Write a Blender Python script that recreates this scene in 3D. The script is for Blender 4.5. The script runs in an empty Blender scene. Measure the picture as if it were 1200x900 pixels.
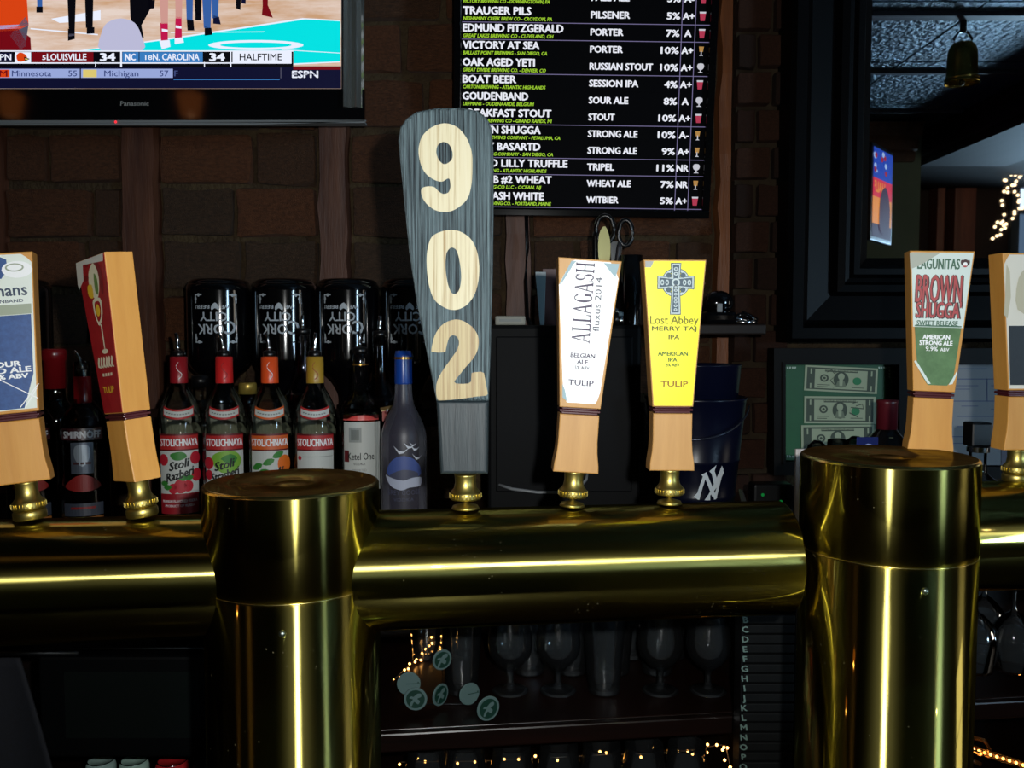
import bpy, bmesh, math, random
from mathutils import Vector, Matrix, Euler
random.seed(7)
PI = math.pi
SC = bpy.context.scene
COL = SC.collection

# ------------------------------------------------------------------ camera, world, flash, daylight, exposure
F, PITCH = 1000.0, 0.055
cd = bpy.data.cameras.new('camera'); cam = bpy.data.objects.new('camera', cd); COL.objects.link(cam)
cd.sensor_width = 36.0; cd.lens = 36.0 * F / 1200.0; cd.clip_start = 0.02
CAMLOC = Vector((0, 0, 1.55)); cam.location = CAMLOC
cam.rotation_euler = (PI / 2 - PITCH, 0, 0)
SC.camera = cam
w = bpy.data.worlds.new('world'); SC.world = w; w.use_nodes = True
w.node_tree.nodes['Background'].inputs[0].default_value = (0.35, 0.45, 0.6, 1)
w.node_tree.nodes['Background'].inputs[1].default_value = 0.012
SC.view_settings.view_transform = 'Standard'; SC.view_settings.look = 'None'
SC.view_settings.gamma = 1.0; SC.view_settings.use_curve_mapping = False
SC.view_settings.exposure = 0.0

def light(name, kind, loc, energy, color=(1, 1, 1), rot=(0, 0, 0), **kw):
    l = bpy.data.lights.new(name, kind); l.energy = energy; l.color = color
    for k, v in kw.items(): setattr(l, k, v)
    o = bpy.data.objects.new(name, l); o.location = loc; o.rotation_euler = rot; COL.objects.link(o); return o
# the camera's own flash: just beside and above the lens, aimed forward
light('camera_flash', 'SPOT', (0.055, -0.01, 1.585), 37, (0.98, 1.0, 0.98), (PI / 2 - PITCH, 0, 0), spot_size=2.1, spot_blend=0.9, shadow_soft_size=0.008)
# daylight entering by the street window at the rear right
light('daylight_street_window', 'AREA', (4.2, -2.75, 1.9), 34, (0.50, 0.76, 1.0), (PI / 2 + 0.28, 0, 0.60), shape='RECTANGLE', size=0.7, size_y=1.3, spread=1.5)

# ------------------------------------------------------------------ helpers
def P(px, py, d):
    """point at forward distance d (world y) seen along the line of sight px, py of the 1200x900 frame"""
    u = (px - 600) / F; v = (450 - py) / F
    dy = math.cos(PITCH) + v * math.sin(PITCH); dz = -math.sin(PITCH) + v * math.cos(PITCH)
    t = d / dy
    return CAMLOC + Vector((u * t, d, dz * t))
def s2l(c):
    return tuple((x / 255 / 12.92 if x / 255 <= 0.04045 else ((x / 255 + 0.055) / 1.055) ** 2.4) for x in c)
_M = {}
def mat(name, rgb, rough=0.5, metal=0.0, spec=0.5, emit=0.0, coat=0.0):
    if name in _M: return _M[name]
    m = bpy.data.materials.new(name); m.use_nodes = True
    b = m.node_tree.nodes['Principled BSDF']; c = s2l(rgb) + (1,)
    b.inputs['Base Color'].default_value = c; b.inputs['Roughness'].default_value = rough
    b.inputs['Metallic'].default_value = metal; b.inputs['Specular IOR Level'].default_value = spec
    if coat: b.inputs['Coat Weight'].default_value = coat; b.inputs['Coat Roughness'].default_value = 0.05
    if emit:
        b.inputs['Emission Color'].default_value = c; b.inputs['Emission Strength'].default_value = emit
        b.inputs['Base Color'].default_value = (0, 0, 0, 1); b.inputs['Specular IOR Level'].default_value = 0.2
    _M[name] = m; return m
def noisy(name, c1, c2, scale=(8, 8, 8), rough=0.6, bump=0.0, detail=6, metal=0.0, spec=0.5, contrast=(0.35, 0.65), bdist=0.004, c3=None, coat=0.0, bscale=None, rough2=None):
    """procedural two or three colour noise with optional relief, in object space"""
    if name in _M: return _M[name]
    m = mat(name, c1, rough, metal, spec, coat=coat); nt = m.node_tree; N = nt.nodes; L = nt.links; b = N['Principled BSDF']
    tc = N.new('ShaderNodeTexCoord'); mp = N.new('ShaderNodeMapping'); mp.inputs['Scale'].default_value = scale
    L.new(tc.outputs['Object'], mp.inputs[0])
    oi = N.new('ShaderNodeObjectInfo'); ad = N.new('ShaderNodeVectorMath'); ad.operation = 'ADD'
    ml = N.new('ShaderNodeMath'); ml.operation = 'MULTIPLY'; ml.inputs[1].default_value = 37.0
    L.new(oi.outputs['Random'], ml.inputs[0]); L.new(mp.outputs[0], ad.inputs[0]); L.new(ml.outputs[0], ad.inputs[1])
    nz = N.new('ShaderNodeTexNoise'); nz.inputs['Scale'].default_value = 1; nz.inputs['Detail'].default_value = detail; nz.inputs['Roughness'].default_value = 0.65
    L.new(ad.outputs[0], nz.inputs['Vector'])
    cr = N.new('ShaderNodeValToRGB'); e = cr.color_ramp.elements
    e[0].position, e[1].position = contrast; e[0].color = s2l(c1) + (1,); e[1].color = s2l(c2) + (1,)
    if c3: x = e.new(1.0); x.color = s2l(c3) + (1,)
    L.new(nz.outputs['Fac'], cr.inputs[0]); L.new(cr.outputs[0], b.inputs['Base Color'])
    if rough2 is not None:
        mr = N.new('ShaderNodeMapRange'); mr.inputs[3].default_value = rough; mr.inputs[4].default_value = rough2
        L.new(nz.outputs['Fac'], mr.inputs[0]); L.new(mr.outputs[0], b.inputs['Roughness'])
    if bump:
        bp = N.new('ShaderNodeBump'); bp.inputs['Strength'].default_value = bump; bp.inputs['Distance'].default_value = bdist
        src = nz
        if bscale:
            n2 = N.new('ShaderNodeTexNoise'); n2.inputs['Scale'].default_value = bscale; n2.inputs['Detail'].default_value = 5
            L.new(tc.outputs['Object'], n2.inputs['Vector']); src = n2
        L.new(src.outputs['Fac'], bp.inputs['Height']); L.new(bp.outputs[0], b.inputs['Normal'])
    return m
def glass(name, tint=(1, 1, 1), rough=0.02, body=0.0, bodyrgb=(200, 205, 210)):
    """thin clear glass: Fresnel gloss over a tinted see-through body, with an optional frosted share"""
    if name in _M: return _M[name]
    m = bpy.data.materials.new(name); m.use_nodes = True; nt = m.node_tree; N = nt.nodes; L = nt.links; N.remove(N['Principled BSDF'])
    out = N['Material Output']; tr = N.new('ShaderNodeBsdfTransparent'); tr.inputs[0].default_value = tuple(tint) + (1,)
    gl = N.new('ShaderNodeBsdfGlossy'); gl.inputs['Roughness'].default_value = rough
    fr = N.new('ShaderNodeFresnel'); fr.inputs[0].default_value = 1.5
    base = tr
    if body:
        df = N.new('ShaderNodeBsdfDiffuse'); df.inputs[0].default_value = s2l(bodyrgb) + (1,)
        mx = N.new('ShaderNodeMixShader'); mx.inputs[0].default_value = body
        L.new(tr.outputs[0], mx.inputs[1]); L.new(df.outputs[0], mx.inputs[2]); base = mx
    m2 = N.new('ShaderNodeMixShader'); L.new(fr.outputs[0], m2.inputs[0]); L.new(base.outputs[0], m2.inputs[1]); L.new(gl.outputs[0], m2.inputs[2])
    L.new(m2.outputs[0], out.inputs[0]); _M[name] = m; return m
def brass(name, axis, rough=0.31, aniso=0.95, dust=None, rgb=(161, 150, 80)):
    """brushed, polished brass; the brushing stretches highlights along the object's own axis"""
    if name in _M: return _M[name]
    m = bpy.data.materials.new(name); m.use_nodes = True; nt = m.node_tree; N = nt.nodes; L = nt.links; b = N['Principled BSDF']
    N.remove(b); tc = N.new('ShaderNodeTexCoord')
    b = N.new('ShaderNodeMixShader'); b.inputs[0].default_value = .45; b2 = N.new('ShaderNodeMixShader'); b2.inputs[0].default_value = .10
    ga = N.new('ShaderNodeBsdfAnisotropic'); ga.distribution = 'BECKMANN'; ga.inputs['Color'].default_value = s2l(rgb) + (1,); ga.inputs['Anisotropy'].default_value = -.74 if aniso else 0.0
    gb = N.new('ShaderNodeBsdfAnisotropic'); gb.distribution = 'BECKMANN'; gb.inputs['Color'].default_value = s2l(rgb) + (1,); gb.inputs['Anisotropy'].default_value = -.5 if aniso else 0.0; gb.inputs['Roughness'].default_value = .46
    gs = N.new('ShaderNodeBsdfAnisotropic'); gs.distribution = 'BECKMANN'; gs.inputs['Color'].default_value = s2l(rgb) + (1,); gs.inputs['Roughness'].default_value = .05
    vt = N.new('ShaderNodeVectorTransform'); vt.vector_type = 'VECTOR'; vt.convert_from = 'OBJECT'; vt.convert_to = 'WORLD'
    vt.inputs[0].default_value = axis; L.new(vt.outputs[0], ga.inputs['Tangent']); L.new(vt.outputs[0], gb.inputs['Tangent'])
    L.new(ga.outputs[0], b2.inputs[1]); L.new(gb.outputs[0], b2.inputs[2]); L.new(b2.outputs[0], b.inputs[1]); L.new(gs.outputs[0], b.inputs[2])
    nz = N.new('ShaderNodeTexNoise'); nz.inputs['Scale'].default_value = 9; nz.inputs['Detail'].default_value = 8
    L.new(tc.outputs['Object'], nz.inputs['Vector'])
    mr = N.new('ShaderNodeMapRange'); mr.inputs[1].default_value = 0.4; mr.inputs[2].default_value = 0.7; mr.inputs[3].default_value = rough * 0.9; mr.inputs[4].default_value = rough * 1.2
    L.new(nz.outputs['Fac'], mr.inputs[0]); L.new(mr.outputs[0], ga.inputs['Roughness'])
    # dust specks and tarnish of their own
    vo = N.new('ShaderNodeTexVoronoi'); vo.inputs['Scale'].default_value = 170; L.new(tc.outputs['Object'], vo.inputs['Vector'])
    lt = N.new('ShaderNodeMath'); lt.operation = 'LESS_THAN'; lt.inputs[1].default_value = 0.13; L.new(vo.outputs['Distance'], lt.inputs[0])
    n3 = N.new('ShaderNodeTexNoise'); n3.inputs['Scale'].default_value = 14; L.new(tc.outputs['Object'], n3.inputs['Vector'])
    g3 = N.new('ShaderNodeMath'); g3.operation = 'GREATER_THAN'; g3.inputs[1].default_value = 0.6; L.new(n3.outputs['Fac'], g3.inputs[0])
    mu = N.new('ShaderNodeMath'); mu.operation = 'MULTIPLY'; L.new(lt.outputs[0], mu.inputs[0]); L.new(g3.outputs[0], mu.inputs[1])
    df = N.new('ShaderNodeBsdfDiffuse'); df.inputs[0].default_value = s2l((120, 112, 84)) + (1,)
    mx = N.new('ShaderNodeMixShader'); k = N.new('ShaderNodeMath'); k.operation = 'MULTIPLY'; k.inputs[1].default_value = 0.35
    L.new(mu.outputs[0], k.inputs[0]); L.new(k.outputs[0], mx.inputs[0]); L.new(b.outputs[0], mx.inputs[1]); L.new(df.outputs[0], mx.inputs[2])
    last = mx
    if dust:
        d2 = N.new('ShaderNodeBsdfDiffuse'); d2.inputs[0].default_value = s2l((88, 62, 34)) + (1,)
        n4 = N.new('ShaderNodeTexNoise'); n4.inputs['Scale'].default_value = 60; n4.inputs['Detail'].default_value = 10; L.new(tc.outputs['Object'], n4.inputs['Vector'])
        r4 = N.new('ShaderNodeMapRange'); r4.inputs[1].default_value = 0.35; r4.inputs[2].default_value = 0.65; r4.inputs[3].default_value = dust * 0.5; r4.inputs[4].default_value = dust
        L.new(n4.outputs['Fac'], r4.inputs[0]); m4 = N.new('ShaderNodeMixShader'); L.new(r4.outputs[0], m4.inputs[0]); L.new(mx.outputs[0], m4.inputs[1]); L.new(d2.outputs[0], m4.inputs[2]); last = m4
    L.new(last.outputs[0], N['Material Output'].inputs[0]); _M[name] = m; return m

# ---- 2-D lettering and filled outlines
_T = {}
def text_geo(s, bold=0.0, shear=0.0):
    k = (s, bold, shear)
    if k in _T: return _T[k]
    cu = bpy.data.curves.new('t', 'FONT'); cu.body = s; cu.size = 1; cu.offset = bold; cu.shear = shear; cu.resolution_u = 2
    ob = bpy.data.objects.new('t', cu); me = bpy.data.meshes.new_from_object(ob)
    vs = [(v.co.x, v.co.y) for v in me.vertices]; fs = [tuple(p.vertices) for p in me.polygons]
    bpy.data.objects.remove(ob); bpy.data.curves.remove(cu); bpy.data.meshes.remove(me)
    xs = [v[0] for v in vs] or [0, 1]
    _T[k] = (vs, fs, min(xs), max(xs)); return _T[k]
def fill_geo(loops):
    cu = bpy.data.curves.new('f', 'CURVE'); cu.dimensions = '2D'; cu.fill_mode = 'FRONT'
    for lp in loops:
        sp = cu.splines.new('POLY'); sp.points.add(len(lp) - 1)
        for i, (x, y) in enumerate(lp): sp.points[i].co = (x, y, 0, 1)
        sp.use_cyclic_u = True
    ob = bpy.data.objects.new('f', cu); me = bpy.data.meshes.new_from_object(ob)
    vs = [(v.co.x, v.co.y) for v in me.vertices]; fs = [tuple(p.vertices) for p in me.polygons]
    bpy.data.objects.remove(ob); bpy.data.curves.remove(cu); bpy.data.meshes.remove(me)
    return vs, fs
def smooth_loop(pts, n=6):
    out = []; m = len(pts)
    for i in range(m):
        p0, p1, p2, p3 = pts[i - 1], pts[i], pts[(i + 1) % m], pts[(i + 2) % m]
        for j in range(n):
            t = j / n
            out.append(tuple(0.5 * (2 * p1[a] + (p2[a] - p0[a]) * t + (2 * p0[a] - 5 * p1[a] + 4 * p2[a] - p3[a]) * t * t + (3 * p1[a] - p0[a] - 3 * p2[a] + p3[a]) * t ** 3) for a in (0, 1)))
    return out
def smooth_open(p, n=5):
    out = []
    for i in range(len(p) - 1):
        p0, p1, p2, p3 = p[max(i - 1, 0)], p[i], p[i + 1], p[min(i + 2, len(p) - 1)]
        for j in range(n):
            t = j / n; out.append(tuple(0.5 * (2 * p1[a] + (p2[a] - p0[a]) * t + (2 * p0[a] - 5 * p1[a] + 4 * p2[a] - p3[a]) * t * t + (3 * p1[a] - p0[a] - 3 * p2[a] + p3[a]) * t ** 3) for a in (0, 1)))
    return out + [p[-1]]
def ell(cx, cy, rx, ry, n=20, a0=0):
    return [(cx + rx * math.cos(a0 + 2 * PI * i / n), cy + ry * math.sin(a0 + 2 * PI * i / n)) for i in range(n)]
def flat(x, y, o=0): return Vector((x, -o, y))          # a panel facing -y
def wrap(rf, x0=0):
    f = rf if callable(rf) else (lambda z: rf)
    def g(x, y, o=0):
        r = f(y); a = (x + x0) / max(r, 1e-4); return Vector(((r + o) * math.sin(a), -(r + o) * math.cos(a), y))
    g.step = .004
    return g

class MB:
    def __init__(s): s.v = []; s.f = []; s.m = []; s.sm = []
    def add(s, vs, fs, m=0, X=None, sm=False):
        b = len(s.v)
        s.v += [tuple(X @ Vector(v)) if X is not None else tuple(v) for v in vs]
        for f in fs: s.f.append(tuple(b + i for i in f)); s.m.append(m); s.sm.append(sm)
        return s
    def box(s, c, d, m=0, X=None, bev=0.0):
        x, y, z = d[0] / 2, d[1] / 2, d[2] / 2
        if bev <= 0:
            vs = [(c[0] + i * x, c[1] + j * y, c[2] + k * z) for i in (-1, 1) for j in (-1, 1) for k in (-1, 1)]
            return s.add(vs, [(0, 1, 3, 2), (4, 6, 7, 5), (0, 4, 5, 1), (2, 3, 7, 6), (0, 2, 6, 4), (1, 5, 7, 3)], m, X)
        bm = bmesh.new(); bmesh.ops.create_cube(bm, size=1)
        for v in bm.verts: v.co = Vector((c[0] + v.co.x * d[0], c[1] + v.co.y * d[1], c[2] + v.co.z * d[2]))
        bmesh.ops.bevel(bm, geom=bm.edges[:], offset=bev, segments=2, profile=0.5, affect='EDGES')
        return s.bm(bm, m, X)
    def bm(s, bm, m=0, X=None, sm=False):
        bm.verts.ensure_lookup_table(); bm.verts.index_update()
        s.add([v.co.copy() for v in bm.verts], [tuple(v.index for v in f.verts) for f in bm.faces], m, X, sm); bm.free(); return s
    def prism(s, pts, y0, y1, m=0, X=None, bev=0.0, seg=2):
        """outline in x,z (seen from -y), extruded from y0 (front) to y1 (back)"""
        bm = bmesh.new(); a = [bm.verts.new((p[0], y0, p[1])) for p in pts]; b = [bm.verts.new((p[0], y1, p[1])) for p in pts]
        n = len(pts); f1 = bm.faces.new(a); bm.faces.new(b[::-1])
        for i in range(n): bm.faces.new((a[i], b[i], b[(i + 1) % n], a[(i + 1) % n]))
        bmesh.ops.recalc_face_normals(bm, faces=bm.faces[:])
        if bev > 0:
            es = [e for e in bm.edges if (e.verts[0] in a and e.verts[1] in a) or (e.verts[0] in b and e.verts[1] in b)]
            bmesh.ops.bevel(bm, geom=es, offset=bev, segments=seg, profile=0.5, affect='EDGES')
        return s.bm(bm, m, X)
    def lathe(s, prof, n=32, m=0, X=None, sm=True, cap=True):
        vs = []; fs = []
        for r, z in prof:
            for i in range(n): a = 2 * PI * i / n; vs.append((r * math.cos(a), r * math.sin(a), z))
        for j in range(len(prof) - 1):
            for i in range(n): k = (i + 1) % n; fs.append((j * n + i, j * n + k, (j + 1) * n + k, (j + 1) * n + i))
        s.add(vs, fs, m, X, sm)
        if cap:
            e = []
            if prof[0][0] > 1e-4: e.append(tuple(range(n))[::-1])
            if prof[-1][0] > 1e-4: q = (len(prof) - 1) * n; e.append(tuple(q + i for i in range(n)))
            b = len(s.v) - len(vs)
            for f in e: s.f.append(tuple(b + i for i in f)); s.m.append(m); s.sm.append(False)
        return s
    def tube(s, path, r, n=8, m=0, X=None, closed=False):
        path = [Vector(p) for p in path]; vs = []; fs = []; N_ = len(path)
        for j, p in enumerate(path):
            d = (path[(j + 1) % N_] - path[j - 1]) if closed else (path[min(j + 1, N_ - 1)] - path[max(j - 1, 0)])
            d.normalize(); u = d.cross(Vector((0, 0, 1)))
            if u.length < 0.05: u = d.cross(Vector((0, 1, 0)))
            u.normalize(); w_ = d.cross(u); rr = r[j] if isinstance(r, (list, tuple)) else r
            for i in range(n): a = 2 * PI * i / n; vs.append(p + (u * math.cos(a) + w_ * math.sin(a)) * rr)
        for j in range(N_ if closed else N_ - 1):
            for i in range(n): k = (i + 1) % n; q = (j + 1) % N_; fs.append((j * n + i, j * n + k, q * n + k, q * n + i))
        if not closed: fs += [tuple(range(n))[::-1], tuple((N_ - 1) * n + i for i in range(n))]
        return s.add(vs, fs, m, X, True)
    def ball(s, c, r, m=0, n=10, X=None, sq=(1, 1, 1)):
        h = n // 2 + 1
        pr = [(r * math.sin(PI * j / h), -r * math.cos(PI * j / h)) for j in range(h + 1)]
        T = Matrix.Translation(Vector(c)) @ Matrix.Diagonal((sq[0], sq[1], sq[2], 1))
        return s.lathe(pr, n, m, (X @ T) if X is not None else T, True, False)
    # flat print on a mapped surface
    def rect(s, mp, x0, y0, x1, y1, o, m=0, n=1, ny=1):
        vs = [mp(x0 + (x1 - x0) * i / n, y0 + (y1 - y0) * j / ny, o) for j in range(ny + 1) for i in range(n + 1)]
        return s.add(vs, [(j * (n + 1) + i, j * (n + 1) + i + 1, (j + 1) * (n + 1) + i + 1, (j + 1) * (n + 1) + i) for j in range(ny) for i in range(n)], m)
    def poly(s, mp, pts, o, m=0):
        st = getattr(mp, 'step', None)
        if not st: return s.add([mp(x, y, o) for x, y in pts], [tuple(range(len(pts)))], m)
        return s.fill(mp, [pts], o, m)
    def fill(s, mp, loops, o, m=0, thick=0.0):
        vs, fs = fill_geo(loops); st = getattr(mp, 'step', None)
        if st:                                              # cut into narrow strips so that the print follows the curve
            bm = bmesh.new(); bv = [bm.verts.new((x, y, 0)) for x, y in vs]
            for f in fs:
                try: bm.faces.new([bv[i] for i in f])
                except ValueError: pass
            for ax in ((1, 0, 0), (0, 1, 0)):
                lo_ = min(v.co.dot(Vector(ax)) for v in bm.verts); hi_ = max(v.co.dot(Vector(ax)) for v in bm.verts); c = math.ceil(lo_ / st) * st
                while c < hi_:
                    bmesh.ops.bisect_plane(bm, geom=bm.verts[:] + bm.edges[:] + bm.faces[:], plane_co=Vector(ax) * c, plane_no=ax, dist=1e-7); c += st
            bm.verts.index_update(); vs = [(v.co.x, v.co.y) for v in bm.verts]; fs = [tuple(v.index for v in f.verts) for f in bm.faces]; bm.free()
        s.add([mp(x, y, o) for x, y in vs], fs, m)
        if thick:
            for lp in loops:
                n = len(lp); s.add([mp(x, y, o) for x, y in lp] + [mp(x, y, o - thick) for x, y in lp], [(i, (i + 1) % n, n + (i + 1) % n, n + i) for i in range(n)], m)
        return s
    def text(s, mp, t, x, y, h, o, m=0, w=None, al='C', bold=0.0, shear=0.0, rot=0.0, sx=1.0):
        """t with cap height h, its middle line at y, optionally fitted to width w, turned by rot about (x, y)"""
        vs, fs, a, b = text_geo(t, 0.0, shear); k = h / 0.69
        kx = (w / (b - a)) if w else k * sx; W = (b - a) * kx
        dx = {'C': -W / 2, 'L': 0, 'R': -W}[al]; c_, s_ = math.cos(rot), math.sin(rot); pv = []
        cps = [(0, 0)] if bold <= 0 else [(-1, 0), (1, 0), (0, -.7), (0, .7)] if bold < .045 else [(-1, -.5), (1, -.5), (-1, .5), (1, .5), (-.35, 0), (.35, 0)]
        for n_, (ox, oy) in enumerate(cps):                # a heavier face, made of slightly shifted strokes
            pv = []
            for px, py in vs:
                X_ = (px - a) * kx + dx + ox * bold * h * 1.6; Y_ = py * k - h / 2 + oy * bold * h * 1.6; pv.append(mp(x + X_ * c_ - Y_ * s_, y + X_ * s_ + Y_ * c_, o + n_ * 1.5e-6))
            s.add(pv, fs, m)
        return s
    def build(s, name, mats, parent=None, loc=None, rot=None):
        me = bpy.data.meshes.new(name); me.from_pydata(s.v, [], s.f)
        for x in (mats if isinstance(mats, (list, tuple)) else [mats]): me.materials.append(x)
        me.polygons.foreach_set('material_index', s.m); me.polygons.foreach_set('use_smooth', s.sm); me.update()
        o = bpy.data.objects.new(name, me); COL.objects.link(o)
        if parent is not None: o.parent = parent
        if loc is not None: o.location = loc
        if rot is not None: o.rotation_euler = rot
        return o
def tag(o, label, cat, group=None):
    o['label'] = label; o['category'] = cat
    if group: o['group'] = group
    return o
def thing(name, label, cat, loc=(0, 0, 0), rz=0.0, group=None, rot=None):
    o = bpy.data.objects.new(name, None); COL.objects.link(o); o.location = loc; o.rotation_euler = rot or (0, 0, rz)
    o.empty_display_size = 0.05; return tag(o, label, cat, group)
def struct(o): o['kind'] = 'structure'; return o
def stuff(o): o['kind'] = 'stuff'; return o
def lbl(o, t): o['label'] = t; return o
def dup(root, loc, label=None, rz=None):
    r = root.copy(); COL.objects.link(r); r.location = loc
    if label: r['label'] = label
    if rz is not None: r.rotation_euler = (0, 0, rz)
    for ch in list(root.children):
        c = ch.copy(); COL.objects.link(c); c.parent = r
        for g in list(ch.children): d = g.copy(); COL.objects.link(d); d.parent = c
    return r
# colours used in many places
WHITE = mat('white print', (236, 238, 240), 0.5); BLACKP = mat('black print', (14, 15, 18), 0.5)
CHROME = mat('chrome', (200, 204, 210), 0.15, 1.0); BLK = mat('black plastic', (10, 10, 12), 0.3)
BLKGLOSS = mat('black gloss', (7, 7, 9), 0.08, spec=0.6); DARKWOOD = noisy('dark stained wood', (16, 10, 7), (27, 16, 11), (4, 4, 30), 0.45, 0.1, spec=.25)
# ------------------------------------------------------------------ the room
YW = 1.93                                    # face of the brick backing
brickm = [noisy('old brick %d' % i, a, b, (16, 16, 22), 0.6, 1.0, c3=c, spec=0.5, bscale=75, bdist=.010) for i, (a, b, c) in enumerate([
    ((82, 49, 30), (118, 74, 46), (164, 124, 94)), ((72, 47, 31), (102, 68, 44), (172, 140, 110)),
    ((90, 52, 30), (124, 76, 46), (138, 96, 66)), ((66, 49, 36), (96, 71, 51), (134, 108, 86))])]
mortar = noisy('lime mortar', (56, 43, 31), (76, 62, 42), (20, 20, 20), 0.9, 1.0, bscale=100, spec=0.2, bdist=.008)
timber = noisy('old timber', (66, 37, 27), (98, 60, 42), (30, 30, 3), 0.55, 0.8, c3=(122, 88, 68))
timber2 = noisy('orange timber', (104, 58, 30), (142, 84, 44), (30, 30, 3), 0.5, 0.8, c3=(160, 104, 62))
plaster = noisy('dark green paint', (116, 130, 108), (128, 142, 118), (2, 2, 2), 0.7)
darkpaint = noisy('dark brown paint', (26, 17, 14), (36, 24, 19), (3, 3, 3), 0.5)
flo = struct(MB().box((0.7, -1.0, -0.05), (8.2, 6.4, 0.1)).build('floor', noisy('worn floor boards', (34, 24, 18), (52, 38, 28), (3, 14, 3), 0.5)))
wb = struct(MB().box((0.7, YW + 0.1, 1.4), (8.0, 0.2, 2.8)).build('wall_back', mortar))
struct(MB().box((-3.25, -0.9, 1.4), (0.1, 5.9, 2.8)).build('wall_left', darkpaint))
struct(MB().box((4.65, -0.9, 1.4), (0.1, 5.9, 2.8)).build('wall_right', darkpaint))
bricks_mesh = []
for i in range(8):
    b = MB(); bm = bmesh.new(); bmesh.ops.create_cube(bm, size=1)
    bmesh.ops.subdivide_edges(bm, edges=bm.edges[:], cuts=1)
    for v in bm.verts:
        v.co.x += random.uniform(-.02, .02); v.co.z += random.uniform(-.035, .035); v.co.y += random.uniform(-.07, .07)
    bmesh.ops.bevel(bm, geom=[e for e in bm.edges if e.calc_face_angle(0) > 0.6], offset=0.035, segments=1, affect='EDGES')
    b.bm(bm); o = b.build('brick', brickm[i % 4], wb); bricks_mesh.append(o.data); bpy.data.objects.remove(o)
pierm = [noisy('pier brick %d' % i, a, b, (14, 14, 20), 0.8, 0.9, c3=c, spec=0.2, bscale=90) for i, (a, b, c) in enumerate([((44, 26, 19), (62, 38, 27), (84, 60, 46)), ((38, 25, 19), (54, 36, 28), (78, 62, 52)), ((50, 29, 20), (68, 42, 29), (88, 62, 44))])]
pier_mesh = []
for i in range(6): me_ = bricks_mesh[i].copy(); me_.materials.clear(); me_.materials.append(pierm[i % 3]); pier_mesh.append(me_)
def brick(x0, x1, z0, z1, y, dep=0.05, pool=bricks_mesh):
    o = bpy.data.objects.new('brick', random.choice(pool)); COL.objects.link(o); o.parent = wb
    o.location = ((x0 + x1) / 2, y + dep / 2 + random.uniform(-.004, .004), (z0 + z1) / 2)
    o.scale = (x1 - x0, dep, z1 - z0); o.rotation_euler = (0, random.uniform(-.008, .008), 0)
def wx(px, d=1.9): return (px - 600) / F * d
# timber studs let into the brickwork: px left, right at the wall
studs = [(-260, -222), (-30, 8), (148, 188), (375, 410), (592, 622), (838, 858)]
for (a, b_) in studs:
    x0, x1 = wx(a), wx(b_); vs = []; n = 26
    for k in range(n + 1):
        z = 1.2 + k * 1.5 / n; l_, r_ = x0 + random.uniform(-.0035, .0035), x1 + random.uniform(-.0035, .0035); f_ = YW - .036 + random.uniform(-.002, .002)
        vs += [(l_, YW, z), (l_ + .003, f_, z), (r_ - .003, f_, z), (r_, YW, z)]
    tb = MB(); tb.add(vs, [(4 * k + q, 4 * k + q + 1, 4 * k + q + 5, 4 * k + q + 4) for k in range(n) for q in range(3)])
    tb.build('timber_post', timber2 if a == 838 else timber, wb)
edges = [-300] + [q for s_ in studs for q in s_] + [858]
gaps = [(-222, -30), (8, 148), (188, 375), (410, 592), (622, 838)]
for gi, (a, b_) in enumerate(gaps):
    for r in range(11):
        ztop = 1.55 + (395 - (40 + 62 * 0)) / F * 1.9 * 0  # rows are set by height below
        z1 = 1.55 + (395 - 160) / F * 1.9 + 0.118 * (5 - r); z0 = z1 - 0.102
        if z1 < 1.2: continue
        x0, x1 = wx(a) + 0.008, wx(b_) - 0.008; x = x0; off = random.uniform(0.08, 0.2) if r % 2 else random.uniform(.15, .23)
        while x < x1 - 0.03:
            e = min(x + off, x1)
            if x1 - e < 0.05: e = x1
            brick(x, e, z0 + random.uniform(-.004, .004), z1 + random.uniform(-.004, .004), YW - 0.022); x = e + 0.016; off = random.uniform(0.15, 0.23)
# the brick pier right of the menu, ordinary small bricks, standing a little proud
pier = MB().box((wx(888, 1.87), YW - 0.03, 1.5), (0.118, 0.08, 2.5)).build('pier_core', noisy('pier mortar', (40, 32, 24), (54, 44, 32), (20, 20, 20), .9, .6, bscale=120, spec=.1), wb)
for r in range(19):
    z1 = 2.42 - r * 0.078; z0 = z1 - 0.064; xa, xb = wx(857, 1.86), wx(919, 1.86)
    m_ = xa + (xb - xa) * (0.36 if r % 2 else 0.64)
    brick(xa, m_ - .005, z0, z1, YW - 0.095, .04, pier_mesh); brick(m_ + .005, xb, z0, z1, YW - 0.095, .04, pier_mesh)
# pressed-tin ceiling: panels and battens
tin = noisy('pressed tin', (60, 84, 100), (92, 122, 142), (3, 3, 3), 0.3, 1.0, metal=0.5, bscale=42)
tin.node_tree.nodes['Bump'].inputs['Distance'].default_value = 0.02
ce = struct(MB().box((0.7, -0.45, 2.80), (8.0, 5.0, 0.1)).build('ceiling', mat('ceiling backing', (30, 34, 40), 0.6)))
for ix in range(8):
    for iy in range(7):
        x0 = -3.2 + ix * 0.98; y1 = 1.9 - iy * 0.67
        MB().box((x0 + 0.485, y1 - 0.33, 2.746), (0.97, 0.655, 0.008)).build('tin_panel', tin, ce)
bat = mat('ceiling batten', (70, 72, 84), 0.5)
for y_ in (1.12, 0.45, -0.22, -0.89): MB().box((0.7, y_, 2.735), (7.9, 0.05 if y_ > 0 else 0.02, 0.02)).build('batten', bat, ce)
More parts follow.
